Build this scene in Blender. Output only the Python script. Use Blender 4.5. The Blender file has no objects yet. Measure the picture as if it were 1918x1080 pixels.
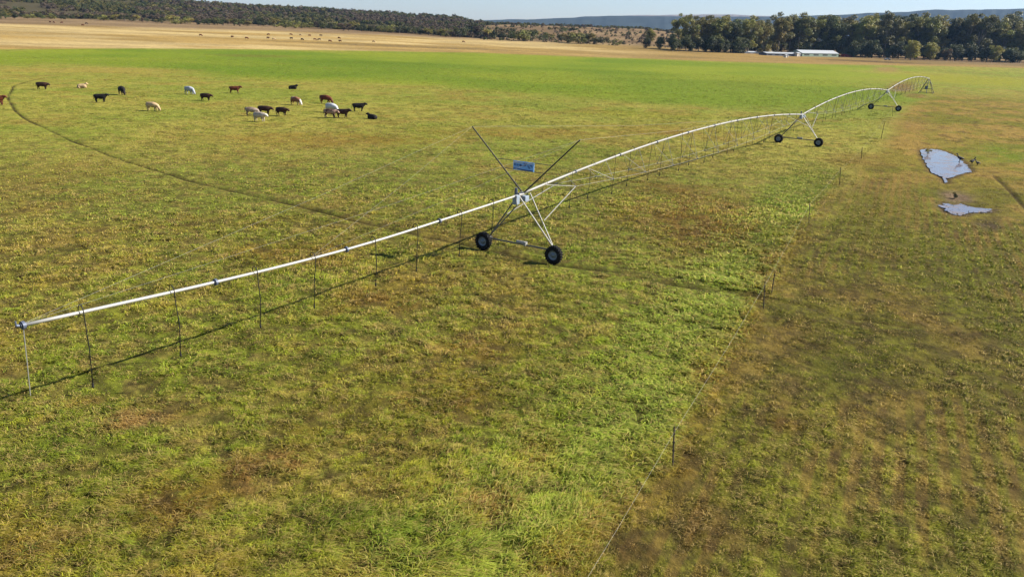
import bpy, bmesh, math, random
import numpy as np
from mathutils import Matrix, Vector

# ------------------------------------------------------------------ camera, sky, sun, exposure
W, HH, F = 1918.0, 1080.0, 1500.0
CAMH = 15.0
PITCH = math.radians(18.09)
ROLL = math.radians(2.0)
cp, sp, cr, sr = math.cos(PITCH), math.sin(PITCH), math.cos(ROLL), math.sin(ROLL)
scene = bpy.context.scene
COL = scene.collection
fwd = Vector((0, cp, -sp)); dn0 = Vector((0, -sp, -cp)); ri0 = Vector((1, 0, 0))
right = cr * ri0 - sr * dn0
down = sr * ri0 + cr * dn0
cam_d = bpy.data.cameras.new('camera'); cam = bpy.data.objects.new('camera', cam_d); COL.objects.link(cam)
cam_d.sensor_width = 36.0; cam_d.lens = F / W * 36.0
cam_d.clip_start = 0.2; cam_d.clip_end = 60000
m = Matrix((right, -down, -fwd)).transposed().to_4x4(); m.translation = Vector((0, 0, CAMH))
cam.matrix_world = m
scene.camera = cam

sun_vec = Vector((1.5, 0.245, 1.0)).normalized()
SUN_EL = math.asin(sun_vec.z); SUN_AZ = math.atan2(sun_vec.x, sun_vec.y)
world = bpy.data.worlds.new('World'); scene.world = world; world.use_nodes = True
wn = world.node_tree; bg = wn.nodes['Background']
sky = wn.nodes.new('ShaderNodeTexSky'); sky.sky_type = 'NISHITA'; sky.sun_disc = False
sky.sun_elevation = SUN_EL; sky.sun_rotation = SUN_AZ; sky.altitude = 1200; sky.air_density = 1.0; sky.dust_density = 1.0; sky.ozone_density = 1.6
wn.links.new(sky.outputs[0], bg.inputs[0]); bg.inputs[1].default_value = 0.060
sl = bpy.data.lights.new('sun', 'SUN'); sl.energy = 5.0; sl.angle = math.radians(0.5); sl.color = (1.0, 0.93, 0.82)
so = bpy.data.objects.new('sun', sl); COL.objects.link(so)
so.rotation_euler = (-sun_vec).to_track_quat('-Z', 'Y').to_euler(); so.location = (60, 0, 80)
scene.view_settings.view_transform = 'Standard'; scene.view_settings.look = 'None'
scene.view_settings.exposure = 1.15; scene.view_settings.gamma = 1
scene.cycles.max_bounces = 5; scene.cycles.transparent_max_bounces = 6; scene.cycles.volume_bounces = 0
scene.cycles.use_denoising = True

# ------------------------------------------------------------------ helpers
rng = np.random.RandomState(7)
random.seed(5)

def lin(c):
    c = np.asarray(c, float) / 255.0
    return np.where(c <= 0.04045, c / 12.92, ((c + 0.055) / 1.055) ** 2.4)

def nmat(name, rgb, rough=0.8, metal=0.0, spec=0.3, var=0.0, scale=3.0, bump=0.0, bscale=20.0):
    mt = bpy.data.materials.new(name); mt.use_nodes = True
    nt = mt.node_tree; b = nt.nodes['Principled BSDF']
    b.inputs['Roughness'].default_value = rough; b.inputs['Metallic'].default_value = metal
    b.inputs['Specular IOR Level'].default_value = spec
    b.inputs['Base Color'].default_value = (*rgb, 1)
    if var:
        tc = nt.nodes.new('ShaderNodeTexCoord'); nz = nt.nodes.new('ShaderNodeTexNoise'); nz.inputs['Scale'].default_value = scale
        nz.inputs['Detail'].default_value = 5
        nt.links.new(tc.outputs['Object'], nz.inputs['Vector'])
        mx = nt.nodes.new('ShaderNodeMix'); mx.data_type = 'RGBA'
        mx.inputs[6].default_value = (*[max(0, v * (1 - var)) for v in rgb], 1)
        mx.inputs[7].default_value = (*[min(1, v * (1 + var)) for v in rgb], 1)
        nt.links.new(nz.outputs['Fac'], mx.inputs[0]); nt.links.new(mx.outputs[2], b.inputs['Base Color'])
    if bump:
        tc = nt.nodes.new('ShaderNodeTexCoord'); nz = nt.nodes.new('ShaderNodeTexNoise'); nz.inputs['Scale'].default_value = bscale
        nt.links.new(tc.outputs['Object'], nz.inputs['Vector'])
        bp = nt.nodes.new('ShaderNodeBump'); bp.inputs['Strength'].default_value = bump; bp.inputs['Distance'].default_value = 0.02
        nt.links.new(nz.outputs['Fac'], bp.inputs['Height']); nt.links.new(bp.outputs[0], b.inputs['Normal'])
    return mt

def mesh_np(name, V, Fc, mat=None, parent=None, cols=None, smooth=False, matidx=None, link=True):
    """V (n,3); Fc (m,k) with k = 3 or 4; cols (n,3) linear colours."""
    me = bpy.data.meshes.new(name)
    V = np.ascontiguousarray(V, dtype=np.float32); Fc = np.ascontiguousarray(Fc, dtype=np.int32)
    k = Fc.shape[1]
    me.vertices.add(len(V)); me.vertices.foreach_set('co', V.ravel())
    me.loops.add(Fc.size); me.loops.foreach_set('vertex_index', Fc.ravel())
    me.polygons.add(len(Fc)); me.polygons.foreach_set('loop_start', np.arange(0, Fc.size, k, dtype=np.int32))
    if matidx is not None: me.polygons.foreach_set('material_index', np.asarray(matidx, dtype=np.int32))
    if smooth: me.polygons.foreach_set('use_smooth', np.ones(len(Fc), dtype=bool))
    me.update(calc_edges=True)
    if cols is not None:
        at_ = me.color_attributes.new('tone', 'FLOAT_COLOR', 'POINT')
        c4 = np.ones((len(V), 4), dtype=np.float32); c4[:, :3] = cols
        at_.data.foreach_set('color', c4.ravel())
    for mm in (mat if isinstance(mat, (list, tuple)) else [mat]):
        if mm: me.materials.append(mm)
    o = bpy.data.objects.new(name, me)
    if link: COL.objects.link(o)
    if parent: o.parent = parent
    return o

def tag(o, label=None, cat=None, group=None, kind=None):
    if label: o['label'] = label
    if cat: o['category'] = cat
    if group: o['group'] = group
    if kind: o['kind'] = kind
    return o

def empty(name, loc=(0, 0, 0), rz=0.0):
    o = bpy.data.objects.new(name, None); o.empty_display_size = 0.3
    COL.objects.link(o); o.location = loc; o.rotation_euler = (0, 0, rz); return o

class MB:
    """collects tubes, boxes and prisms into one mesh of triangles/quads (quads only)"""
    def __init__(s): s.v = []; s.f = []; s.mi = []
    def add(s, V, Fc, mi=0):
        n = len(s.v); s.v.extend([tuple(p) for p in V]); s.f.extend([tuple(i + n for i in f) for f in Fc]); s.mi.extend([mi] * len(Fc))
    def tube(s, pts, r, n=8, mi=0, caps=True):
        pts = [Vector(p) for p in pts]; rr = r if isinstance(r, (list, tuple)) else [r] * len(pts)
        V = []; last = None
        for i, p in enumerate(pts):
            d = (pts[min(i + 1, len(pts) - 1)] - pts[max(i - 1, 0)]).normalized()
            if last is None:
                a = d.orthogonal().normalized()
            else:
                a = (last - d * last.dot(d)).normalized()
            last = a; b = d.cross(a)
            for k in range(n):
                t = 2 * math.pi * k / n
                V.append(p + (a * math.cos(t) + b * math.sin(t)) * rr[i])
        Fc = []
        for i in range(len(pts) - 1):
            for k in range(n):
                Fc.append((i * n + k, i * n + (k + 1) % n, (i + 1) * n + (k + 1) % n, (i + 1) * n + k))
        if caps:
            Fc.append(tuple(reversed(range(n)))); Fc.append(tuple(range((len(pts) - 1) * n, len(pts) * n)))
        s.add(V, Fc, mi); return s
    def box(s, c, size, rot=None, mi=0):
        V = []
        for x in (-.5, .5):
            for y in (-.5, .5):
                for z in (-.5, .5):
                    p = Vector((x * size[0], y * size[1], z * size[2]))
                    if rot is not None: p = rot @ p
                    V.append(p + Vector(c))
        s.add(V, [(0, 1, 3, 2), (4, 6, 7, 5), (0, 4, 5, 1), (2, 3, 7, 6), (0, 2, 6, 4), (1, 5, 7, 3)], mi); return s
    def lathe(s, prof, origin, axis, n=28, mi=0):
        """prof: list of (radius, along axis)"""
        axis = Vector(axis).normalized(); a = axis.orthogonal().normalized(); b = axis.cross(a); o = Vector(origin)
        V = []
        for (r, h) in prof:
            for k in range(n):
                t = 2 * math.pi * k / n
                V.append(o + axis * h + (a * math.cos(t) + b * math.sin(t)) * r)
        Fc = []
        for i in range(len(prof) - 1):
            for k in range(n):
                Fc.append((i * n + k, i * n + (k + 1) % n, (i + 1) * n + (k + 1) % n, (i + 1) * n + k))
        s.add(V, Fc, mi); return s
    def build(s, name, mat, parent=None, smooth=False, bevel=0.0):
        me = bpy.data.meshes.new(name); me.from_pydata(s.v, [], s.f)
        for mm in (mat if isinstance(mat, (list, tuple)) else [mat]): me.materials.append(mm)
        me.polygons.foreach_set('material_index', s.mi)
        me.polygons.foreach_set('use_smooth', [smooth and len(f) == 4 for f in s.f])
        me.update()
        o = bpy.data.objects.new(name, me); COL.objects.link(o)
        if parent: o.parent = parent
        if bevel:
            bv = o.modifiers.new('bevel', 'BEVEL'); bv.width = bevel; bv.segments = 1
        return o

def copy_tree(o, parent=None):
    c = o.copy(); COL.objects.link(c)
    if parent: c.parent = parent
    for ch in list(o.children): copy_tree(ch, c)
    return c

# value noise ------------------------------------------------------
def _hash(ix, iy, seed):
    h = (ix.astype(np.int64) * 374761393 + iy.astype(np.int64) * 668265263 + seed * 974634777) & 0xFFFFFFFF
    h = ((h ^ (h >> 13)) * 1274126177) & 0xFFFFFFFF
    h = (h ^ (h >> 16)) & 0xFFFFFFFF
    return h / 4294967295.0
def vnoise(x, y, seed=0):
    ix = np.floor(x); iy = np.floor(y); fx = x - ix; fy = y - iy
    fx = fx * fx * (3 - 2 * fx); fy = fy * fy * (3 - 2 * fy)
    a = _hash(ix, iy, seed); b = _hash(ix + 1, iy, seed); c = _hash(ix, iy + 1, seed); d = _hash(ix + 1, iy + 1, seed)
    return a + (b - a) * fx + (c - a) * fy + (a - b - c + d) * fx * fy
def fbm(x, y, scale, oct=4, seed=0, rough=0.5):
    t = 0; amp = 1; s = 0; x = x / scale; y = y / scale
    for o in range(oct):
        t = t + amp * vnoise(x + 17.3 * o, y - 9.1 * o, seed + o); s += amp
        amp *= rough
        x, y = (x * 0.8 - y * 0.6) * 2.03, (x * 0.6 + y * 0.8) * 2.03
    return t / s
def sstep(a, b, x):
    t = np.clip((x - a) / (b - a), 0, 1); return t * t * (3 - 2 * t)

# ------------------------------------------------------------------ terrain
def pix_ray(x, y):
    U = (x - W / 2) / F; V = (y - HH / 2) / F
    u = cr * U + sr * V; v = -sr * U + cr * V
    return np.array([u, cp - sp * v, -sp - cp * v])
def horizon_y(x):
    # image row where a ray is level
    U = (x - W / 2) / F
    v = -sp / cp; V = (v + sr * U) / cr
    return HH / 2 + V * F
def az_of(x):
    d = pix_ray(x, horizon_y(x)); return math.atan2(d[0], d[1])
RS = np.array([0, 330, 450, 600, 750, 900, 1100, 1500, 2000, 3000, 5000, 14000.])
# columns: photo x -> ground height at each distance in RS
ZT = [(-900, [0, 0, 1.4, 3.5, 5.0, 7.0, 13, 46, 46, 30, 10, 0]),
      (0,   [0, 0, 1.4, 3.5, 5.0, 7.0, 13, 46, 46, 30, 10, 0]),
      (300, [0, 0, 1.4, 3.5, 5.2, 7.5, 13, 35, 35, 25, 10, 0]),
      (500, [0, 0, 1.4, 3.6, 5.4, 8.0, 13, 31, 30, 20, 10, 0]),
      (700, [0, 0, 1.2, 3.2, 5.0, 8.5, 14, 27, 26, 18, 8, 0]),
      (850, [0, 0, 0.9, 2.2, 4.0, 8.0, 14, 26, 24, 15, 8, 0]),
      (890, [0, 0, 0.9, 2.2, 4.0, 8.0, 14, 18, 17, 14, 8, 0]),
      (960, [0, 0, 0.6, 1.6, 4.0, 10, 17.0, 15, 12, 8, 5, 0]),
      (1050, [0, 0, 0.4, 1.2, 4.0, 11, 17.5, 14, 11, 6, 4, 0]),
      (1200, [0, 0, 0.2, 0.8, 4.0, 11, 17.5, 13, 9, 5, 3, 0]),
      (1330, [0, 0, 0, 0.3, 1.5, 5, 9, 9, 7, 5, 3, 0]),
      (1500, [0, 0, 0, 0, 0, 1, 2, 3, 4, 4, 3, 0]),
      (1900, [0, 0, 0, 0, 0, 1, 2, 3, 5, 6, 6, 0]),
      (2900, [0, 0, 0, 0, 0, 1, 2, 3, 5, 6, 6, 0])]
ZA = np.array([az_of(c[0]) for c in ZT]); ZM = np.array([c[1] for c in ZT])
def ground_z(x, y):
    x = np.asarray(x, float); y = np.asarray(y, float); sh = x.shape
    x = x.ravel(); y = y.ravel()
    a = np.arctan2(x, y); r = np.hypot(x, y)
    back = np.clip((np.abs(a) - 1.2) / 0.5, 0, 1)
    i = np.clip(np.searchsorted(ZA, a) - 1, 0, len(ZA) - 2); ta = np.clip((a - ZA[i]) / (ZA[i + 1] - ZA[i]), 0, 1)
    ta = ta * ta * (3 - 2 * ta)
    j = np.clip(np.searchsorted(RS, r) - 1, 0, len(RS) - 2); tr = np.clip((r - RS[j]) / (RS[j + 1] - RS[j]), 0, 1)
    z0 = ZM[i, j] * (1 - tr) + ZM[i, j + 1] * tr; z1 = ZM[i + 1, j] * (1 - tr) + ZM[i + 1, j + 1] * tr
    z = (z0 * (1 - ta) + z1 * ta) * (1 - back)
    n = (fbm(x, y, 160, 3, 3) - 0.5) * 5 * sstep(900, 1500, r) * sstep(0.1, -0.1, a)
    n = n + (fbm(x, y, 22, 2, 9) - 0.5) * 0.10 * sstep(340, 200, r)
    return (z + n).reshape(sh)
def at(px, py, z=None):
    d = pix_ray(px, py)
    if z is not None:
        k = (z - CAMH) / d[2]; return np.array([d[0] * k, d[1] * k, z])
    ks = np.concatenate([np.arange(12, 400, 0.5), np.arange(400, 6000, 2.0)])
    P = ks[:, None] * d[None, :]; g = ground_z(P[:, 0], P[:, 1])
    hit = np.nonzero(P[:, 2] + CAMH < g)[0]
    if len(hit) == 0: i = len(ks) - 1
    else: i = hit[0]
    lo, hi = ks[max(i - 1, 0)], ks[i]
    for _ in range(18):
        mid = (lo + hi) / 2; p = mid * d
        if p[2] + CAMH < ground_z(p[0], p[1]): hi = mid
        else: lo = mid
    p = hi * d
    return np.array([p[0], p[1], float(ground_z(p[0], p[1]))])

# machine line
T1 = np.array([0.34, 53.18]); SV = np.array([40.71, 65.12]); SPAN = float(np.hypot(*SV)); SU = SV / SPAN
PU = np.array([SU[1], -SU[0]])          # across the line, towards the viewer's right
PIV = T1 + 3 * SV
R_TRACK = 230.4

def polyw(pts): return np.array([at(*p)[:2] for p in pts])
def poly_sd(P, poly):
    """signed distance, positive inside; P (n,2)"""
    n = len(P); best = np.full(n, 1e18); ins = np.zeros(n, bool)
    x, y = P[:, 0], P[:, 1]
    for i in range(len(poly)):
        a = poly[i]; b = poly[(i + 1) % len(poly)]
        e = b - a; w0 = x - a[0]; w1 = y - a[1]
        t = np.clip((w0 * e[0] + w1 * e[1]) / (e @ e + 1e-12), 0, 1)
        best = np.minimum(best, (w0 - e[0] * t) ** 2 + (w1 - e[1] * t) ** 2)
        c = ((a[1] > y) != (b[1] > y)) & (x < (b[0] - a[0]) * (y - a[1]) / (b[1] - a[1] + 1e-12) + a[0])
        ins ^= c
    d = np.sqrt(best); return np.where(ins, d, -d)

def line_sd(P, pts):
    best = np.full(len(P), 1e18); sg = np.zeros(len(P))
    for i in range(len(pts) - 1):
        a = pts[i]; e = pts[i + 1] - a
        w0 = P[:, 0] - a[0]; w1 = P[:, 1] - a[1]
        t = np.clip((w0 * e[0] + w1 * e[1]) / (e @ e), 0 if i else -99, 1 if i < len(pts) - 2 else 99)
        d = (w0 - e[0] * t) ** 2 + (w1 - e[1] * t) ** 2
        s = np.sign(w0 * e[1] - w1 * e[0]); m_ = d < best
        best = np.where(m_, d, best); sg = np.where(m_, s, sg)
    return np.sqrt(best) * sg     # positive = right of the line going away

FENCE_PX = [(1088, 1079), (1262, 875), (1430, 577), (1515, 418), (1573, 346), (1614, 297), (1651, 261), (1672, 217), (1705, 192), (1738, 181), (1700, 150), (1650, 124)]
FENCE = polyw(FENCE_PX)
GREEN = polyw([(-400, 97), (0, 93), (250, 91), (500, 93), (700, 96), (900, 99), (1050, 105), (1200, 110), (1400, 117), (1550, 121), (1650, 124), (1668, 140),
               (1702, 165), (1712, 186), (1640, 199), (1500, 204), (1350, 200), (1200, 192), (1050, 181), (900, 168), (700, 157), (500, 150), (400, 137), (250, 128), (100, 121), (-400, 116)])
TAN = polyw([(-900, 97), (0, 93), (250, 91), (500, 93), (700, 96), (900, 99), (1050, 105), (1200, 110), (1400, 117), (1550, 121), (1750, 124), (1918, 128), (2400, 140)])
TAN = np.vstack([TAN, [[3000, 1500], [3000, 12000], [-9000, 12000], [-9000, 1500]]])
PUD1 = polyw([(1722, 281), (1735, 278), (1752, 279), (1770, 283), (1790, 292), (1806, 303), (1816, 314), (1821, 321), (1800, 326), (1785, 331), (1775, 334), (1760, 330), (1745, 323), (1737, 312), (1730, 298)])
PUD2 = polyw([(1760, 384), (1772, 380), (1786, 384), (1800, 381), (1812, 386), (1832, 389), (1862, 391), (1855, 396), (1836, 397), (1815, 399), (1800, 403), (1786, 402), (1770, 394)])
PUD3 = polyw([(1838, 420), (1850, 417), (1866, 424), (1874, 431), (1858, 430), (1846, 427)])
LINK = polyw([(1764, 326), (1776, 326), (1772, 334), (1775, 341), (1770, 343), (1767, 335)])
PUDS = [PUD1, PUD2, LINK]

# soft patches given as (x, y, half width, half height, colour, strength)
BLOBS = [(1330, 430, 150, 75, (135, 98, 48), 0.62), (1180, 400, 110, 40, (148, 120, 52), 0.4), (1250, 355, 90, 18, (140, 108, 50), 0.55),
         (260, 785, 85, 30, (160, 126, 82), 0.7), (510, 880, 120, 55, (156, 118, 74), 0.7), (360, 770, 60, 22, (152, 118, 60), 0.4),
         (330, 950, 130, 70, (142, 112, 48), 0.6), (60, 1040, 120, 60, (126, 98, 48), 0.5), (620, 800, 160, 60, (135, 110, 45), 0.45),
         (840, 740, 140, 70, (136, 106, 42), 0.5), (1000, 850, 60, 60, (146, 116, 58), 0.45), (905, 950, 70, 40, (150, 108, 66), 0.5), (20, 690, 70, 22, (165, 132, 82), 0.7), (150, 755, 70, 14, (160, 128, 78), 0.5),
         (60, 880, 130, 90, (112, 126, 40), 0.5), (720, 1000, 190, 90, (108, 128, 36), 0.6), (1060, 560, 80, 30, (125, 135, 42), 0.4),
         (560, 480, 170, 38, (150, 115, 48), 0.5), (380, 420, 260, 22, (146, 120, 52), 0.35), (720, 570, 150, 30, (146, 110, 52), 0.45), (900, 655, 120, 40, (140, 108, 46), 0.4),
         (640, 262, 240, 16, (156, 116, 52), 0.4), (960, 250, 200, 14, (160, 122, 58), 0.4), (1250, 245, 180, 12, (158, 122, 58), 0.35), (180, 132, 220, 7, (178, 158, 84), 0.6), (120, 330, 160, 25, (150, 130, 60), 0.3),
         (1390, 160, 60, 12, (122, 126, 44), 0.2), (1200, 215, 140, 8, (150, 148, 42), 0.3), (480, 105, 90, 3, (128, 118, 60), 0.5), (700, 117, 120, 4, (108, 132, 36), 0.5),
         (1560, 690, 70, 40, (92, 98, 32), 0.5), (1790, 560, 110, 50, (124, 128, 34), 0.6), (1880, 290, 60, 22, (120, 134, 36), 0.7), (1650, 400, 70, 50, (128, 122, 42), 0.4), (1900, 680, 80, 50, (118, 116, 40), 0.45), (1790, 980, 50, 40, (112, 116, 30), 0.5), (1180, 1030, 60, 40, (108, 84, 52), 0.6), (1330, 990, 90, 60, (118, 90, 58), 0.5),
         (1475, 720, 40, 28, (154, 126, 86), 0.5), (1480, 780, 70, 50, (126, 94, 56), 0.5), (1290, 870, 30, 60, (136, 108, 58), 0.4), (1440, 500, 30, 40, (128, 92, 50), 0.5), (1600, 560, 120, 50, (120, 104, 46), 0.3),
         (1690, 165, 22, 12, (150, 118, 80), 0.75), (1715, 180, 22, 6, (156, 122, 82), 0.7), (1660, 130, 18, 6, (168, 138, 92), 0.7), (1830, 152, 110, 12, (160, 158, 52), 0.8), (760, 87, 180, 2.0, (140, 118, 84), 0.7), (1800, 118, 200, 3, (140, 118, 84), 0.6), (1640, 116, 60, 2, (104, 84, 60), 0.8),
         (1790, 370, 32, 14, (150, 126, 112), 0.9), (1848, 424, 26, 12, (104, 88, 72), 0.8), (1700, 232, 60, 16, (168, 136, 82), 0.4), (1600, 300, 60, 16, (150, 120, 62), 0.4), (1640, 470, 60, 30, (140, 112, 60), 0.3)]
BW = []
for (bx, by, rw, rh, c, s) in BLOBS:
    c0 = at(bx, by)[:2]; cn = at(bx, by + rh)[:2]; cf = at(bx, max(by - rh, horizon_y(bx) + 6))[:2]; cs = at(bx + rw, by)[:2]
    ax = (cf - cn); la = np.hypot(*ax) / 2; mid = (cf + cn) / 2; BW.append((mid, ax / (2 * la), la, np.hypot(*(cs - c0)), lin(c), s))

ALB = 0.60
def ground_tone(x, y, fine=True):
    P = np.stack([x, y], 1); n = len(x); r = np.hypot(x, y)
    big = fbm(x, y, 34, 4, 11); med = fbm(x, y, 7.5, 4, 21); sm = fbm(x, y, 1.5, 3, 31, 0.65)
    yellow = lin((176, 168, 84)); green = lin((152, 160, 70)); olive = lin((126, 110, 42)); brown = lin((146, 110, 60))
    t = sstep(0.36, 0.64, big * 0.6 + med * 0.4)[:, None]
    C = yellow * t + green * (1 - t)
    sa = x * SU[1] - y * SU[0]; sb_ = x * SU[0] + y * SU[1]; streak = fbm(sa, sb_ * 0.22, 3.4, 3, 181)
    t = np.clip(t + (streak[:, None] - 0.5) * 1.6 * sstep(110, 60, r)[:, None], 0, 1)
    nearf = sstep(85, 30, r)[:, None]                              # the near field is a little deeper and redder
    Cn = lin((170, 161, 62)) * t + lin((138, 150, 50)) * (1 - t)
    C = C * (1 - nearf) + Cn * nearf
    b = (sstep(0.51, 0.66, med * 0.45 + sm * 0.25 + streak * 0.30) * 0.42)[:, None]; C = C * (1 - b) + brown * b
    g = (sstep(0.48, 0.70, fbm(x, y, 2.2, 3, 77)) * 0.5)[:, None]; C = C * (1 - g) + lin((126, 138, 50)) * g
    st_ = (sstep(0.50, 0.68, fbm(x, y, 0.9, 3, 78, 0.6)) * 0.5 * sstep(160, 90, r))[:, None]; C = C * (1 - st_) + lin((176, 150, 92)) * st_
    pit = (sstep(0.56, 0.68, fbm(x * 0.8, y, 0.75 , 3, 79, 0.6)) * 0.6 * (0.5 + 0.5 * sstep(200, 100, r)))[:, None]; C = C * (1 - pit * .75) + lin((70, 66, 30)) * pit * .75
    # far irrigated green band
    soft = np.clip(r * 0.05, 1, 30)
    sd = poly_sd(P, GREEN) + (fbm(x, y, 40, 3, 5) - 0.5) * 0.14 * r
    a = sstep(-1, 1.3, sd / soft)[:, None]
    gb = lin((120, 144, 44)) * 1.0; gb2 = lin((148, 160, 54))
    tt = sstep(0.35, 0.7, fbm(x, y, 60, 3, 6))[:, None]
    tt = np.clip(tt + sstep(0.06, 0.25, np.arctan2(x, y))[:, None] * 0.35, 0, 1)
    C = C * (1 - a) + (gb * (1 - tt) + gb2 * tt) * a
    # fence side
    fd = line_sd(P, FENCE) + (fbm(x, y, 3.0, 3, 41) - 0.5) * 2.4
    dist_w = np.clip(r / 25.0, 0.7, 3.2)
    strip = sstep(-4.6 * dist_w ** 0.5, -2.5 * dist_w ** 0.5, fd) * sstep(-0.2, -1.6, fd) * sstep(112, 78, r)
    strip = (strip * (0.78 + 0.22 * sstep(0.35, 0.6, fbm(x, y, 4, 3, 43))))[:, None]
    C = C * (1 - strip) + lin((144, 158, 64)) * strip
    edge = (np.exp(-((fd + 0.2) / 1.3) ** 2) * sstep(130, 30, r) * 0.7)[:, None]
    C = C * (1 - edge) + lin((150, 122, 56)) * edge
    out = sstep(-0.3, 1.0, fd / dist_w)[:, None] * sstep(330, 240, r)[:, None]
    ua = x * 0.906 - y * 0.423; va = x * 0.423 + y * 0.906
    rough_n = sstep(0.40, 0.60, fbm(ua, va * 0.45, 2.6, 4, 51, 0.6))[:, None]
    farr = sstep(45, 110, r)[:, None]
    O1 = lin((142, 122, 64)) * rough_n + lin((124, 122, 48)) * (1 - rough_n)
    O2 = lin((164, 136, 74)) * rough_n + lin((144, 130, 58)) * (1 - rough_n)
    O = (O1 * (1 - farr) + O2 * farr) * (1.06 + 0.10 * (1 - farr))
    og = (sstep(0.50, 0.68, fbm(x, y, 9, 3, 57)) * 0.75)[:, None]; O = O * (1 - og) + lin((120, 122, 38)) * og
    od = (sstep(0.57, 0.72, fbm(x, y, 1.4, 3, 58, 0.6)) * 0.55)[:, None]; O = O * (1 - od) + lin((84, 62, 42)) * od
    # faint drill rows running away from the camera on the fence side
    u = ua
    row = drill(x, y)[:, None]
    O = O * (1 - row) + lin((136, 142, 48)) * row
    C = C * (1 - out) + O * out
    # dry tan pasture beyond
    sdt = poly_sd(P, TAN); a = sstep(-0.5, 1.0, sdt / np.clip(r * 0.012, 1, 12))[:, None]
    st = sstep(0.35, 0.65, fbm(x * 0.5, y, 45, 4, 71))[:, None]; st2 = sstep(0.4, 0.62, fbm(x * 0.4, y, 16, 3, 73))[:, None]
    az = np.arctan2(x, y); rt = sstep(0.02, 0.22, az)[:, None]
    Tn = (lin((222, 194, 146)) * st + lin((194, 162, 106)) * (1 - st)) * (1 - 0.22 * st2)
    Tn = Tn * (1 - rt) + (lin((176, 146, 96)) * st + lin((150, 126, 84)) * (1 - st)) * rt
    fa = sstep(660, 760, r)[:, None]
    Tn = Tn * (1 - fa) + (lin((164, 138, 112)) * st + lin((138, 114, 92)) * (1 - st)) * fa
    vf = sstep(1250, 1500, r)[:, None]; Tn = Tn * (1 - vf) + lin((84, 86, 58)) * vf
    lf = (sstep(-0.02, -0.08, az) * sstep(900, 960, r))[:, None]; Tn = Tn * (1 - lf) + lin((96, 88, 68)) * lf
    C = C * (1 - a) + Tn * a
    # patches
    wobf = sstep(0.36, 0.60, fbm(x, y, 1.6, 3, 92, 0.6)); wob = 0.7 + 0.5 * fbm(x, y, 3.0, 3, 91) + 0.35 * (big - 0.5)
    for (mid, ax, la, lw, c, s) in BW:
        q = P - mid; along = q @ ax; acr = q[:, 0] * ax[1] - q[:, 1] * ax[0]
        e = np.sqrt((along / la) ** 2 + (acr / lw) ** 2) / wob
        k = (sstep(1.25, 0.35, e) * np.minimum(s * 1.35 * (0.5 + 0.5 * wobf), 0.95))[:, None]; C = C * (1 - k) + c * k
    # wet dark margin of the pools
    for k_, pd in enumerate(PUDS):
        sdp = poly_sd(P, pd); k = (sstep(-0.9, -0.1, sdp) * (0.75))[:, None]
        C = C * (1 - k) + (lin((96, 78, 58)) if k_ != 1 else lin((120, 100, 84))) * k
    # worn wheel track
    td = track_d(x, y)
    k = (sstep(np.where(r < 85, 0.38, 0.20 + 0.0007 * r), 0.10, np.abs(td)) * np.clip(track_vis(x, y) * 1.2, 0, 1))[:, None]
    C = C * (1 - k * 0.9) + lin((60, 50, 32)) * k * 0.9
    # second short rut and ditch to the right of the fence
    for pts, wd, s in RUTS:
        k = (sstep(wd, wd * 0.2, np.abs(line_sd_seg(P, pts))) * s)[:, None]; C = C * (1 - k) + lin((70, 54, 38)) * k
    dk = (sstep(0.57, 0.70, fbm(x, y, 0.42, 3, 191, 0.6)) * 0.55 * sstep(95, 45, r))[:, None]; C = C * (1 - dk) + lin((62, 66, 26)) * dk  # dark green clumps that also paint shade into pits among near tufts
    bright = (0.84 + 0.28 * sm)[:, None] * (1 + (fbm(x, y, 0.55, 3, 161, 0.6) - 0.5) * 1.1 * sstep(120, 50, r))[:, None]
    return np.clip(C * bright * ALB * np.array([1.0, 1.0, 0.80]), 0, 1)
def drill(x, y):
    u = x * 0.906 - y * 0.423; r = np.hypot(x, y)
    return sstep(0.35, 0.75, 0.5 + 0.5 * np.sin(u * 2 * math.pi / 0.74 + (fbm(x, y, 9, 2, 60) - .5) * 1.6)) * sstep(0.40, 0.54, fbm(u, (x * .423 + y * .906) * .4, 9, 2, 61)) * 0.65 * sstep(120, 75, r)
def line_sd_seg(P, pts):
    best = np.full(len(P), 1e18)
    for i in range(len(pts) - 1):
        a = pts[i]; e = pts[i + 1] - a; w = P - a; t = np.clip((w @ e) / (e @ e), 0, 1)
        d = w - t[:, None] * e; best = np.minimum(best, (d ** 2).sum(1))
    return np.sqrt(best)
RUTS = [(polyw([(1590, 594), (1620, 598), (1655, 604), (1700, 612)]), 0.22, 0.9), (polyw([(1862, 330), (1885, 350), (1905, 372), (1940, 410)]), 0.3, 0.75),
        (polyw([(1410, 552), (1500, 570), (1590, 594)]), 0.18, 0.35)]
_tp = polyw([(28, 160), (19, 175), (21, 195), (32, 210), (55, 226), (75, 235), (100, 247), (145, 267), (200, 288), (300, 322), (370, 342), (470, 365), (570, 387), (620, 400), (680, 415), (905, 465), (1036, 494), (1150, 508), (1280, 535), (1400, 551), (1590, 594), (1700, 612)])
_ta = np.arctan2(_tp[:, 1] - PIV[1], _tp[:, 0] - PIV[0]) % (2 * math.pi); _tr = np.hypot(_tp[:, 0] - PIV[0], _tp[:, 1] - PIV[1]); _to = np.argsort(_ta); _ta = _ta[_to]; _tr = _tr[_to]
def track_d(x, y):
    rr = np.hypot(x - PIV[0], y - PIV[1]); ang = np.arctan2(y - PIV[1], x - PIV[0])
    return rr - (np.interp(ang % (2 * math.pi), _ta, _tr) + 0.5 * (fbm(x, y, 9, 2, 101) - 0.5))
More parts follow.
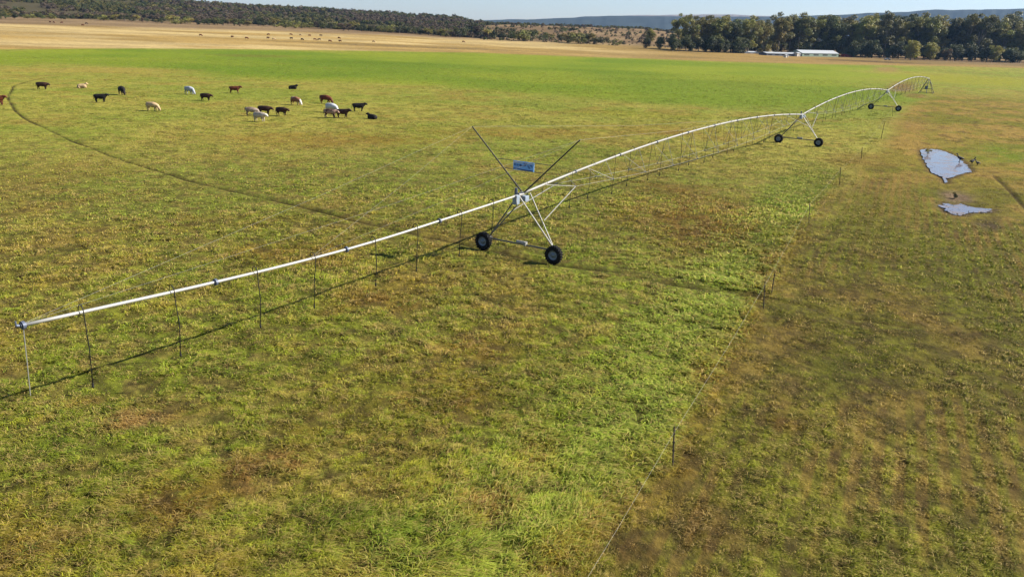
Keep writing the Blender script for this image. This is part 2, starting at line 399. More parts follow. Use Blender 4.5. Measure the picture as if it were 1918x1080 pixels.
def track_vis(x, y):
    r = np.hypot(x, y)
    inside = sstep(0.2, -0.6, line_sd(np.stack([x, y], 1), FENCE))
    return inside * sstep(235, 205, r) * np.clip(0.15 + 1.3 * fbm(x, y, 4, 3, 103), 0, 1)

# ground sheet, a fan round the camera position that gets coarser with distance
fan = np.radians(np.concatenate([np.arange(-180, -50, 3.0), np.arange(-50, -36, 0.5), np.arange(-36, 36, 0.085), np.arange(36, 50, 0.5), np.arange(50, 180.1, 3.0)]))
rad = np.concatenate([[0.5, 3, 6, 9, 12], np.geomspace(14, 400, 460), np.geomspace(403, 14000, 260)])
A, Rr = np.meshgrid(fan, rad)
gx = (np.sin(A) * Rr).ravel(); gy = (np.cos(A) * Rr).ravel()
gz = ground_z(gx, gy)
r_ = np.hypot(gx, gy)
tk = sstep(0.5, 0.0, np.abs(track_d(gx, gy))) * track_vis(gx, gy)
gz = gz - 0.16 * tk + (fbm(gx, gy, 1.1, 3, 111) - 0.5) * 0.16 * sstep(150, 60, r_)
for pts, wd, s in RUTS: gz -= 0.16 * sstep(wd * 1.6, 0, line_sd_seg(np.stack([gx, gy], 1), pts))
for pd in PUDS: gz = gz - 0.10 * sstep(-0.7, 0.1, poly_sd(np.stack([gx, gy], 1), pd))
na, nr = len(fan), len(rad)
idx = np.arange(na * nr).reshape(nr, na)
quads = np.stack([idx[:-1, :-1], idx[:-1, 1:], idx[1:, 1:], idx[1:, :-1]], -1).reshape(-1, 4)
quads = quads[:, ::-1]
def ground_material():
    mt = bpy.data.materials.new('pasture'); mt.use_nodes = True; nt = mt.node_tree; b = nt.nodes['Principled BSDF']
    b.inputs['Roughness'].default_value = 0.95; b.inputs['Specular IOR Level'].default_value = 0.05
    at_ = nt.nodes.new('ShaderNodeAttribute'); at_.attribute_name = 'tone'
    geo = nt.nodes.new('ShaderNodeNewGeometry')
    n1 = nt.nodes.new('ShaderNodeTexNoise'); n1.inputs['Scale'].default_value = 2.2; n1.inputs['Detail'].default_value = 6; n1.inputs['Roughness'].default_value = 0.65
    nt.links.new(geo.outputs['Position'], n1.inputs['Vector'])
    n2 = nt.nodes.new('ShaderNodeTexNoise'); n2.inputs['Scale'].default_value = 0.45; n2.inputs['Detail'].default_value = 8; n2.inputs['Roughness'].default_value = 0.7
    nt.links.new(geo.outputs['Position'], n2.inputs['Vector'])
    def ramp(src, lo, hi, a, c):
        mr = nt.nodes.new('ShaderNodeMapRange'); mr.inputs[1].default_value = lo; mr.inputs[2].default_value = hi; mr.inputs[3].default_value = a; mr.inputs[4].default_value = c
        nt.links.new(src, mr.inputs[0]); return mr.outputs[0]
    m1 = ramp(n1.outputs['Fac'], 0.3, 0.7, 0.72, 1.22); m2 = ramp(n2.outputs['Fac'], 0.3, 0.7, 0.8, 1.18)
    mul = nt.nodes.new('ShaderNodeMath'); mul.operation = 'MULTIPLY'; nt.links.new(m1, mul.inputs[0]); nt.links.new(m2, mul.inputs[1])
    vm = nt.nodes.new('ShaderNodeVectorMath'); vm.operation = 'SCALE'; nt.links.new(at_.outputs['Color'], vm.inputs[0]); nt.links.new(mul.outputs[0], vm.inputs['Scale'])
    nt.links.new(vm.outputs[0], b.inputs['Base Color'])
    bp = nt.nodes.new('ShaderNodeBump'); bp.inputs['Strength'].default_value = 0.6; bp.inputs['Distance'].default_value = 0.25
    nt.links.new(n1.outputs['Fac'], bp.inputs['Height']); nt.links.new(bp.outputs[0], b.inputs['Normal'])
    return mt
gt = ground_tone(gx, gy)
litter = ((1 - tk) * sstep(130, 60, r_) * (0.40 + 0.5 * sstep(0.42, 0.6, fbm(gx, gy, 0.5, 3, 171))))[:, None]
gt = gt * (1 - litter) + (gt * 0.25 + lin((74, 60, 40)) * 0.5) * litter     # bare thatch and soil between the tufts
ground = mesh_np('ground', np.stack([gx, gy, gz], 1), quads, ground_material(), cols=gt, smooth=True)
tag(ground, kind='structure')

# ------------------------------------------------------------------ grass: short leaning blades, thick near the camera, sparse far away
def grass_field():
    NB = 1450000; r0, r1, amax = 15.0, 330.0, math.radians(37)
    uu = rng.rand(NB); rr = r0 * (r1 / r0) ** (uu ** 0.86)
    aa = (rng.rand(NB) * 2 - 1) * amax
    # tufts: blades gather round tuft centres
    nt_ = NB // 16; cid = rng.randint(0, nt_, NB)
    tr = (r0 * (r1 / r0) ** (rng.rand(nt_) ** 0.86)); ta = (rng.rand(nt_) * 2 - 1) * amax
    tx = np.sin(ta) * tr; ty = np.cos(ta) * tr
    lone = rng.rand(NB) < 0.30
    size = np.clip(tr / 60.0, 0.5, 1.6)
    x = np.where(lone, np.sin(aa) * rr, tx[cid] + rng.normal(0, 0.13, NB) * size[cid])
    y = np.where(lone, np.cos(aa) * rr, ty[cid] + rng.normal(0, 0.13, NB) * size[cid])
    r = np.hypot(x, y)
    P = np.stack([x, y], 1)
    keep = np.ones(NB, bool)
    for pd, q_ in zip(PUDS, (0.985, 0.90, 0.70)): sdq = poly_sd(P, pd); keep &= ~((sdq > 0.0) & (rng.rand(NB) < q_ * (0.55 + 0.45 * sstep(0, 1.2, sdq)) + 0.0 + 0.1 * (fbm(x, y, 1.1, 2, 131) < .5)))
    for pd in PUDS: keep &= ~((poly_sd(P, pd) > -0.7 - fbm(x, y, 0.8, 2, 133)) & (rng.rand(NB) < .55))
    keep &= ~((np.abs(track_d(x, y)) < np.where(r < 85, 0.62, 0.22)) & (rng.rand(NB) < 1.3 * track_vis(x, y)))
    for pts, wd, s in RUTS: keep &= line_sd_seg(P, pts) > wd * 0.9
    fd = line_sd(P, FENCE)
    keep &= ~((fd > 0.5) & (rng.rand(NB) < 0.25))
    gap = fbm(x, y, 0.85, 3, 121, 0.6); keep &= rng.rand(NB) < sstep(0.31, 0.44, gap) + 0.22 + 0.5 * sstep(90, 200, r)
    x, y, r, fd, gap = x[keep], y[keep], r[keep], fd[keep], gap[keep]; n = len(x); cidk = cid[keep]; lonek = lone[keep]
    z = ground_z(x, y) + (fbm(x, y, 1.1, 3, 111) - 0.5) * 0.16 * sstep(150, 60, r) - 0.01
    tall = sstep(0.35, 0.7, fbm(x, y, 2.4, 3, 131)); inner = (fd < 0)
    strip = sstep(-8.5, -3, fd) * sstep(0, -1.2, fd) * sstep(115, 75, r)
    L = (0.07 + 0.07 * sstep(0.3, 0.45, gap) + 0.13 * tall + 0.26 * strip + 0.20 * sstep(0.42, 0.66, gap) * sstep(120, 60, r)) * 0.85 * (0.7 + 0.6 * rng.rand(n)) * np.where(inner, 1, 0.72) * np.clip(r / 50, 0.75, 0.90) * (1 - 0.35 * sstep(55, 95, r)) * (1 - 0.18 * sstep(22, 30, r)) * np.where(np.abs(track_d(x, y)) < 1.3, 0.55, 1) * np.where(inner, 1, 0.7 + 0.7 * drill(x, y))
    wd = np.clip(r * 0.00068, 0.010, 0.10) * (0.7 + 0.6 * rng.rand(n)) * np.where(strip > 0.4, 1.35, 1)
    tdir = rng.rand(n) * 2 * math.pi
    base_dir = np.radians(20) + (fbm(x, y, 12, 2, 141) - 0.5) * 2.4
    mixd = rng.rand(n) < 0.72
    d = np.where(mixd, base_dir + rng.normal(0, 0.45, n), tdir)
    lean = 0.6 + 0.9 * rng.rand(n)
    dx, dy = np.cos(d), np.sin(d)
    wx, wy = -dy, dx
    h1 = L * 0.62; h2 = L
    bx = np.stack([x, y, z], 1)
    off1 = np.stack([dx * lean * L * 0.35, dy * lean * L * 0.35, h1], 1)
    off2 = np.stack([dx * lean * L * 1.15, dy * lean * L * 1.15, h2 * (1 - 0.42 * lean)], 1)
    wv = np.stack([wx, wy, np.zeros(n)], 1) * wd[:, None]
    V = np.empty((n, 5, 3)); V[:, 0] = bx - wv * .5; V[:, 1] = bx + wv * .5; V[:, 2] = bx + off1 + wv * .45; V[:, 3] = bx + off1 - wv * .45; V[:, 4] = bx + off2
    b0 = np.arange(n)[:, None] * 5
    T = np.concatenate([b0 + [0, 1, 2], b0 + [0, 2, 3], b0 + [3, 2, 4]], 0)
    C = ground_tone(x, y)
    tuft = rng.rand(nt_)[cidk]; tuft2 = rng.rand(nt_)[cidk]
    tuft = np.where(lonek, rng.rand(n), tuft)
    k = (0.70 + 0.45 * rng.rand(n) + 0.6 * (tuft - 0.5))[:, None]
    C = C * k
    dry = ((tuft2 < 0.20) | (rng.rand(n) < 0.12))[:, None]; C = np.where(dry, C * 0.45 + lin((206, 176, 122)) * 0.30, C)
    lush = (((tuft2 > 0.86) & (fd < 0)) | ((strip > .3) & (rng.rand(n) < .3)))[:, None]; C = np.where(lush, C * 0.6 + lin((128, 150, 62)) * 0.36, C)
    C = np.clip(C * (1.5 + 0.30 * sstep(120, 70, r) - 0.18 * sstep(45, 22, r))[:, None] * np.array([1.0, 1.0, 0.86]), 0, 0.9)
    CC = np.repeat(C[:, None, :], 5, 1)
    mt = bpy.data.materials.new('grass_blade'); mt.use_nodes = True; nt = mt.node_tree; b = nt.nodes['Principled BSDF']
    b.inputs['Roughness'].default_value = 0.6; b.inputs['Specular IOR Level'].default_value = 0.15
    a_ = nt.nodes.new('ShaderNodeAttribute'); a_.attribute_name = 'tone'; nt.links.new(a_.outputs['Color'], b.inputs['Base Color'])
    ge = nt.nodes.new('ShaderNodeNewGeometry'); v1 = nt.nodes.new('ShaderNodeVectorMath'); v1.operation = 'SCALE'; v1.inputs['Scale'].default_value = 0.5
    nt.links.new(ge.outputs['Normal'], v1.inputs[0]); v2 = nt.nodes.new('ShaderNodeVectorMath'); v2.operation = 'ADD'; v2.inputs[1].default_value = (0.15, 0, 0.75)
    nt.links.new(v1.outputs[0], v2.inputs[0]); v3 = nt.nodes.new('ShaderNodeVectorMath'); v3.operation = 'NORMALIZE'; nt.links.new(v2.outputs[0], v3.inputs[0]); nt.links.new(v3.outputs[0], b.inputs['Normal'])
    tr_ = nt.nodes.new('ShaderNodeBsdfTranslucent'); nt.links.new(a_.outputs['Color'], tr_.inputs['Color'])
    mx = nt.nodes.new('ShaderNodeMixShader'); mx.inputs[0].default_value = 0.25
    nt.links.new(b.outputs[0], mx.inputs[1]); nt.links.new(tr_.outputs[0], mx.inputs[2]); nt.links.new(mx.outputs[0], nt.nodes['Material Output'].inputs['Surface'])
    o = mesh_np('grass', V.reshape(-1, 3), T, mt, cols=CC.reshape(-1, 3))
    tag(o, 'uneven yellow green pasture grass covering the field', 'grass', kind='stuff')
grass_field()

# ------------------------------------------------------------------ pools of rain water
water = bpy.data.materials.new('muddy_water'); water.use_nodes = True
_b = water.node_tree.nodes['Principled BSDF']; _b.inputs['Base Color'].default_value = (0.13, 0.12, 0.16, 1); _b.inputs['Roughness'].default_value = 0.09; _b.inputs['IOR'].default_value = 1.33
_n = water.node_tree.nodes.new('ShaderNodeTexNoise'); _n.inputs['Scale'].default_value = 4; _tc = water.node_tree.nodes.new('ShaderNodeNewGeometry'); water.node_tree.links.new(_tc.outputs['Position'], _n.inputs['Vector'])
_bp = water.node_tree.nodes.new('ShaderNodeBump'); _bp.inputs['Strength'].default_value = 0.06; _bp.inputs['Distance'].default_value = 0.02
water.node_tree.links.new(_n.outputs['Fac'], _bp.inputs['Height']); water.node_tree.links.new(_bp.outputs[0], _b.inputs['Normal'])
_wt = water.node_tree; _mud = _wt.nodes.new('ShaderNodeBsdfPrincipled'); _mud.inputs['Base Color'].default_value = (.20, .155, .135, 1); _mud.inputs['Roughness'].default_value = .42
_n2 = _wt.nodes.new('ShaderNodeTexNoise'); _n2.inputs['Scale'].default_value = .55; _n2.inputs['Detail'].default_value = 7; _n2.inputs['Roughness'].default_value = .68; _wt.links.new(_tc.outputs['Position'], _n2.inputs['Vector'])
_mr = _wt.nodes.new('ShaderNodeMapRange'); _mr.inputs[1].default_value = .50; _mr.inputs[2].default_value = .60; _mr.inputs[4].default_value = .85; _wt.links.new(_n2.outputs['Fac'], _mr.inputs[0])
_ms = _wt.nodes.new('ShaderNodeMixShader'); _wt.links.new(_mr.outputs[0], _ms.inputs[0]); _wt.links.new(_b.outputs[0], _ms.inputs[1]); _wt.links.new(_mud.outputs[0], _ms.inputs[2]); _wt.links.new(_ms.outputs[0], _wt.nodes['Material Output'].inputs['Surface'])
def pool(poly, zoff, k):
    # subdivide the outline and roughen it
    pts = []
    for i in range(len(poly)):
        a, b = poly[i], poly[(i + 1) % len(poly)]
        for t in np.linspace(0, 1, 10)[:-1]: pts.append(a + (b - a) * t)
    pts = np.array(pts); c = pts.mean(0)
    rough = (fbm(pts[:, 0], pts[:, 1], 0.7, 3, 150 + k, .75) - 0.55) * 1.2
    dirv = (pts - c) / np.linalg.norm(pts - c, axis=1)[:, None]; pts = pts + dirv * rough[:, None]
    zc = float(ground_z(c[0], c[1])) + zoff
    bm = bmesh.new(); vs = [bm.verts.new((p[0], p[1], zc)) for p in pts]; f = bm.faces.new(vs)
    if f.normal.z < 0: f.normal_flip()
    bmesh.ops.triangulate(bm, faces=[f])
    me = bpy.data.meshes.new('puddle'); bm.to_mesh(me); bm.free(); me.materials.append(water)
    o = bpy.data.objects.new('puddle', me); COL.objects.link(o); tag(o, kind='structure')
for k, pd in enumerate(PUDS): pool(pd, -0.012 + 0.004 * k, k)

# ------------------------------------------------------------------ irrigation machine
galv = nmat('galvanised_steel', (0.27, 0.265, 0.245), 0.55, 0.15, 0.5, 0.14, 1.3, 0.1, 30)
boom_m = nmat('boom_steel', (0.35, 0.345, 0.32), 0.5, 0.15, 0.5, 0.15, 1.1)
galv_dark = nmat('shaded_dark_steel', (0.13, 0.13, 0.125), 0.7, 0.1, 0.4, 0.2, 2.0)  # dark copy of the galvanised steel, painting shade on left legs and beams
flange_m = nmat('flange_steel', (0.10, 0.12, 0.17), 0.55, 0.3, 0.4, 0.2)
black_m = nmat('black_hose', (0.018, 0.018, 0.018), 0.6, 0, 0.3)
rubber = nmat('tyre_rubber', (0.012, 0.012, 0.013), 0.85, 0, 0.2, 0.3, 6)
rim_m = nmat('rim_steel', (0.17, 0.20, 0.24), 0.5, 0.3, 0.4, 0.2)
box_m = nmat('grey_blue_box', (0.24, 0.29, 0.36), 0.5, 0.1, 0.4, 0.15)
mast_m = nmat('dark_mast_steel', (0.07, 0.065, 0.055), 0.6, 0.2, 0.3, 0.2)
sign_m = nmat('blue_signboard', (0.19, 0.42, 0.86), 0.5, 0, 0.4, 0.2, 4)
sign_dk = nmat('sign_dark_print', (0.025, 0.065, 0.22), 0.5, 0, 0.4)
sign_lt = nmat('sign_pale_print', (0.42, 0.50, 0.62), 0.5, 0, 0.4)
cable_m = nmat('cable_steel', (0.42, 0.42, 0.38), 0.5, 0.3, 0.4)
rope_m = nmat('grey_rope', (0.22, 0.22, 0.20), 0.9)

mach = empty('irrigation_machine', (T1[0], T1[1], 0))
tag(mach, 'long galvanised centre pivot irrigation machine on wheeled towers crossing the green pasture', 'irrigation machine')
def L3(s, p, z): return Vector((SU[0] * s + PU[0] * p, SU[1] * s + PU[1] * p, z))   # local to the first tower
def span_z(s):
    u = (s % SPAN) / SPAN if s < 3 * SPAN - 1e-6 else 1.0
    return 4.3 + 1.5 * 4 * u * (1 - u)
BZ = [(0, 4.3), (-3.5, 4.2), (-9, 4.08), (-14.6, 3.96), (-19, 4.03), (-24.5, 4.22), (-32.4, 4.65)]
def boom_z(s):
    xs = [-b[0] for b in BZ]; zs = [b[1] for b in BZ]
    v = [np.interp(np.clip(-s + d, 0, 32.4), xs, zs) for d in (-2.5, -1.2, 0, 1.2, 2.5)]
    return float(np.mean(v)) if 0.5 < -s < 31 else float(np.interp(-s, xs, zs))
NT = 12
for k in range(3):
    base = k * SPAN
    mb = MB(); mb.tube([L3(base + u * SPAN, 0, 4.3 + 6.0 * u * (1 - u)) for u in np.linspace(0, 1, 41)], 0.090, 12)
    pipe = mb.build('pipe_span', galv, mach, smooth=True)
    for i in range(1, 10):
        u = i / 10; z = 4.3 + 6.0 * u * (1 - u); dz = 6.0 * (1 - 2 * u) / SPAN
        a = L3(base + u * SPAN, 0, z); d = Vector((SU[0], SU[1], dz)).normalized()
        mb = MB(); mb.tube([a - d * 0.05, a + d * 0.05], 0.145, 12); mb.build('flange', flange_m, pipe)
    # V truss under the span: paired lower nodes joined by rods, struts up to the pipe
    mb = MB(); near, far = [], []
    for i in range(1, NT):
        u = i / NT; s = base + u * SPAN; z = 4.3 + 6.0 * u * (1 - u); nz = 4.45 - 5.4 * u * (1 - u)
        n_, f_ = L3(s, 0.8, nz), L3(s, -0.8, nz); near.append(n_); far.append(f_)
        top = L3(s, 0, z - 0.05)
        up = (i - 0.5) / NT; tp = L3(base + up * SPAN, 0, 4.3 + 6.0 * up * (1 - up) - 0.05)
        for q in (n_, f_):
            mb.tube([top, q], 0.017, 5); mb.tube([tp, q], 0.015, 5); mb.box(q, (0.11, 0.11, 0.09))
        mb.tube([n_, f_], 0.014, 5)
    st = [L3(base + 0.75, 1.5, 2.6), L3(base + 0.75, -1.5, 2.6)]; en = [L3(base + SPAN - 0.6, 1.4, 2.7), L3(base + SPAN - 0.6, -1.4, 2.7)]
    mb.tube([near[0]] + near[1:], 0.010, 5); mb.tube([far[0]] + far[1:], 0.010, 5)
    for q, w in ((st[0], near[0]), (st[1], far[0]), (en[0], near[-1]), (en[1], far[-1])): mb.tube([q, w], 0.034, 6)
    mb.build('truss', galv, mach)
mb = MB(); mb.tube([L3(s, 0, boom_z(s)) for s in np.linspace(0, -32.4, 25)], 0.066, 12)
boom = mb.build('boom_pipe', boom_m, mach, smooth=True)
for s in (-8.9, -16.6, -24.5, -32.4):
    mb = MB(); mb.tube([L3(s - 0.05, 0, boom_z(s)), L3(s + 0.05, 0, boom_z(s))], 0.15, 12)
    mb.tube([L3(s - 0.09, 0, boom_z(s)), L3(s + 0.09, 0, boom_z(s))], 0.10, 12); mb.build('flange', flange_m, boom)
def hose(s, z, side, zb, rr=0.021):
    p = 0.17 * side
    mb = MB(); top = L3(s, 0, z)
    arch = [L3(s, -p * math.cos(t) , z + 0.05 + 0.24 * math.sin(t)) for t in np.linspace(0, math.pi, 9)]
    sway = random.uniform(-0.08, 0.08); sway2 = random.uniform(-.1, .1)
    pts = arch + [L3(s + sway * 0.3, p, z - 0.5), L3(s + sway2, p + sway - .06, (z + zb) / 2), L3(s + sway, p + sway2 * .5 - .13, zb)]
    mb.tube(pts, rr, 6); o = mb.build('drop_hose', black_m, mach, smooth=True)
    e = pts[-1]; mb = MB(); mb.lathe([(0.0, 0.12), (0.035, 0.11), (0.04, 0.0), (0.05, -0.04), (0.02, -0.12), (0.0, -0.14)], e, (0, 0, 1), 8)
    mb.build('sprinkler_head', black_m, o)
for i, s in enumerate([-30.35, -26.6, -22.4, -18.9, -14.6, -11.1, -6.9, -3.5]): hose(s, boom_z(s), 1 if i % 2 else 1, 1.62)
for k in range(3):
    for i in range(20):
        s = (i + 0.9) * SPAN / 21.0; hose(k * SPAN + s, span_z(s), 1 if i % 2 else -1, 2.25 + 0.15 * (i % 3) / 2, 0.016)
mb = MB(); mb.tube([L3(-32.4, 0, 4.55), L3(-32.4, -0.14, 3.2), L3(-32.4, -0.30, 1.9)], 0.017, 6); mb.build('hanging_rope', rope_m, mach)
mb = MB(); mb.tube([L3(-32.5, 0.0, 4.66), L3(-32.62, 0, 4.7)], 0.05, 8); mb.tube([L3(-32.62, 0, 4.65), L3(-32.62, 0, 4.86)], 0.03, 8); mb.build('end_sprinkler', flange_m, mach)
# wheels
def wheel(s, p):
    w = empty('wheel'); w.parent = mach; w.location = L3(s, p, 0.60)
    ax = Vector((SU[0], SU[1], 0)); mb = MB()
    mb.lathe([(0.33, -0.15), (0.42, -0.185), (0.54, -0.185), (0.60, -0.15), (0.615, 0), (0.60, 0.15), (0.54, 0.185), (0.42, 0.185), (0.33, 0.15)], (0, 0, 0), ax, 32)
    a = Vector((0, 0, 1)); b = ax.cross(a)
    for i in range(22):                                     # lugs
        for sd in (-1, 1):
            t = 2 * math.pi * (i + (0.5 if sd > 0 else 0)) / 22
            rd = a * math.cos(t) + b * math.sin(t); tg = -a * math.sin(t) + b * math.cos(t)
            c1 = rd * 0.618; d1 = (ax * sd * 0.17 + tg * 0.10)
            R = Matrix((d1.normalized(), rd, d1.normalized().cross(rd))).transposed()
            mb.box(c1 + d1 * 0.5, (d1.length, 0.055, 0.045), R)
    mb.build('tyre', rubber, w, smooth=True)
    mb = MB(); mb.lathe([(0.34, -0.15), (0.32, -0.10), (0.12, -0.06), (0.12, -0.16), (0.0, -0.17)], (0, 0, 0), ax, 24)
    mb.lathe([(0.34, 0.15), (0.32, 0.10), (0.12, 0.06), (0.12, 0.12), (0.0, 0.13)], (0, 0, 0), ax, 24); mb.build('rim', rim_m, w, smooth=True)
    return w
for k in range(3):
    b = k * SPAN
    for p in (-2.85, 2.85): wheel(b - 0.1, p)
    tf = empty('tower_frame'); tf.parent = mach
    for p in (-1, 1):
        for s0 in (-0.25, 1.15):
            mb = MB(); mb.tube([L3(b + s0, 0.07 * p, 4.22), L3(b + 0.32, 2.62 * p, 0.92)], 0.05 if s0 < 0 else 0.038, 6)
            mb.build('leg', galv_dark if (p < 0) else galv, tf)  # left legs take the dark copy, their shaded side put into the colour
        mb = MB(); mb.box(L3(b + 0.2, 2.55 * p, 0.80), (0.30, 0.30, 0.34), Matrix.Rotation(math.atan2(SU[1], SU[0]), 3, 'Z')); mb.build('gearbox', galv_dark, tf, bevel=0.03)
    for sgn, f in ((1, .36), (-1, .36)):
        mb = MB(); hz = 0.92 + (4.22 - .92) * (1 - f * 1.0)
    mb = MB(); mb.tube([L3(b + 0.30, -2.6, 0.78), L3(b + 0.30, 2.6, 0.78)], 0.065, 6); mb.build('base_beam', galv_dark, tf)  # the beam's shadow is put into its colour
    mb = MB(); R = Matrix.Rotation(math.atan2(PU[1], PU[0]), 3, 'Z')
    mb.tube([L3(b + 0.3, -0.32, 0.90), L3(b + 0.3, 0.30, 0.90)], 0.12, 10); mb.box(L3(b + 0.3, 0.38, 0.86), (0.16, 0.26, 0.28), R); mb.build('drive_motor', galv, tf)
    mb = MB(); mb.box(L3(b - 0.55, 0.02, 4.02), (0.34, 0.40, 0.62), R); mb.build('control_box', box_m, tf, bevel=0.02)
    mb = MB(); mb.box(L3(b + 0.35, 0.14, 4.00), (0.42, 0.5, 0.34), R); mb.build('junction_box', box_m, tf, bevel=0.02)
    mb = MB(); mb.tube([L3(b - 0.45, -0.06, 4.36), L3(b - 0.45, -0.06, 4.78)], 0.10, 10); mb.build('pressure_valve', flange_m, tf)
    mb = MB(); mb.tube([L3(b - 0.75, .12, 4.3), L3(b - 0.72, .22, 3.65)], 0.03, 6); mb.build('hose_stub', galv, tf); mb = MB(); mb.tube([L3(b - 0.30, 0, 4.3), L3(b + 0.30, 0, 4.3)], 0.14, 12); mb.build('pipe_joint', galv, tf)
# V mast, sign, stay cables
mast = empty('mast'); mast.parent = mach
tips = [L3(0.35, -4.3, 8.38), L3(0.35, 4.1, 8.31)]
for t in tips:
    mb = MB(); mb.tube([L3(0.35, 0, 4.3), t], [0.055, 0.042], 8); mb.build('pole', mast_m, mast)
for z, w in ((6.44, 2.1), (5.86, 1.52)):
    mb = MB(); mb.tube([L3(0.35, -w, z), L3(0.35, w, z)], 0.022, 6); mb.build('crossbar', galv_dark, mast)
R = Matrix.Rotation(math.atan2(PU[1], PU[0]), 3, 'Z')
mb = MB(); mb.box(L3(0.29, 0.0, 6.15), (1.62, 0.04, 0.60), R); board = mb.build('signboard', sign_m, mast)
# printed marks: a pale header, a row of dark characters and a rising dark underline
def ch_bar(p, z, w, h, mat, tilt=0.0, name='lettering'):
    return (p, z, w, h, mat, tilt)
RA = R
def marks(items, mat, name):
    mb = MB()
    for (p, z, w, h, tilt) in items:
        mb.box(L3(0.262, p, z), (w, 0.008, h), RA @ Matrix.Rotation(-tilt, 3, 'Y'))
    mb.build(name, mat, board)
marks([(-.40, 6.375, .72, .10, 0), (.42, 6.38, .70, .07, 0), (-.42, 6.07, .5, .03, .05)], sign_lt, 'pale_print')
marks([(-.66, 6.26, .14, .04, 0), (-.70, 6.21, .05, .12, 0), (-.64, 6.17, .12, .04, 0), (-.50, 6.20, .045, .15, 0), (-.42, 6.20, .12, .04, 0), (-.28, 6.19, .045, .15, 0), (-.20, 6.19, .10, .14, .5),
       (-.02, 6.18, .16, .05, 0), (.08, 6.27, .05, .24, .35), (.17, 6.27, .05, .2, -.35), (.26, 6.33, .14, .05, .3), (.36, 6.2, .05, .14, 0), (.44, 6.14, .12, .05, 0), (.56, 6.24, .15, .06, .1), (.66, 6.2, .05, .15, 0), (.47, 6.07, .16, .04, 0)], sign_dk, 'dark_lettering')
marks([(-.45, 5.93, .70, .065, -.04), (.30, 5.90, .86, .085, 0)], sign_dk, 'dark_underline')
for t in tips:
    for s in (-32.3, -19.0):
        mb = MB(); e = L3(s, 0, boom_z(s) + 0.08); mid = (t + e) * 0.5 - Vector((0, 0, 0.12)); mb.tube([t, mid, e], 0.0032, 4); mb.build('stay_cable', cable_m, mach)
    mb = MB(); e = L3(46, 0, span_z(46) + 0.1); mb.tube([t, (t + e) * .5 - Vector((0, 0, .3)), e], 0.005, 4); mb.build('stay_cable', cable_m, mach)
# pivot stand at the centre
pvs = empty('pivot_stand'); pvs.parent = mach
c0 = 3 * SPAN
for a, b_ in ((-1, -1), (-1, 1), (1, -1), (1, 1)):
    mb = MB(); mb.tube([L3(c0 + .25 * a, .25 * b_, 4.1), L3(c0 + 1.9 * a, 1.9 * b_, 0)], 0.07, 6); mb.build('leg', mast_m, pvs)
mb = MB(); mb.tube([L3(c0, 0, 0), L3(c0, 0, 4.5)], 0.10, 10); mb.tube([L3(c0, 0, 4.3), L3(c0 - .3, 0, 4.45), L3(c0 - .6, 0, 4.33)], 0.11, 10); mb.build('riser_pipe', galv, pvs)
mb = MB()
for z, w in ((1.4, 1.33), (0.3, 1.8), (3.0, .68)):
    for q in (((-1, -1), (-1, 1)), ((-1, 1), (1, 1)), ((1, 1), (1, -1)), ((1, -1), (-1, -1))):
        mb.tube([L3(c0 + w * q[0][0], w * q[0][1], z), L3(c0 + w * q[1][0], w * q[1][1], z)], 0.04, 5)
mb.build('cross_brace', mast_m, pvs)
mb = MB(); mb.box(L3(c0 - 1.3, -.1, 1.75), (0.8, 0.35, 1.0), R); mb.build('control_panel', flange_m, pvs, bevel=.03)

# ------------------------------------------------------------------ wire fence
post_m = nmat('rusty_post', (0.07, 0.055, 0.045), 0.85, 0.1, 0.2, 0.4, 5)
wire_m = nmat('fence_wire', (0.55, 0.52, 0.42), 0.5, 0.2, 0.4)
fence = empty('wire_fence', (0, 0, 0)); tag(fence, 'thin wire fence on slender rusty posts between the lush strip and browner grass', 'fence')
FP = [((1260, 875), (1263, 798), 1.4), ((1430, 577), (1433, 526), 1.4), ((1445, 550), (1452, 507), 1.3), ((1515, 418), (1517, 376), 1.45), ((1572.5, 346), (1574.5, 313), 1.45),
      ((1613, 297), (1615, 276), 1.4), ((1650, 261), (1659, 219), 2.0), ((1672, 218), (1672, 200), 1.4)]
tops = []
for (bpx, tpx, h) in FP:
    g = at(*bpx); d = pix_ray(*tpx)
    k = g[1] / d[1]; t = d * k + np.array([0, 0, CAMH])
    v = Vector(t - g); v = v.normalized() * min(max(v.length, 0.7), 2.6)
    mb = MB(); gb = Vector(g); mb.tube([gb - v * 0.05, gb + v * 0.5, gb + v], [0.030, 0.028, 0.024], 6)
    for zz in (0.42, 0.62, 0.82):
        mb.box(gb + v * zz, (0.09, 0.05, 0.05))
    mb.build('post', post_m, fence); tops.append((gb, v))
near_pt = Vector(at(1000, 1290))
for fr in (0.85,):
    mb = MB(); pts = [near_pt + Vector((0, 0, 0.8))]
    for i, (g, v) in enumerate(tops):
        if i in (2, 6): continue
        p = g + v * fr
        mid = (pts[-1] + p) * .5 - Vector((0, 0, .10)); pts += [mid, p]
    mb.tube(pts, 0.0028, 4); mb.build('wire', wire_m, fence)

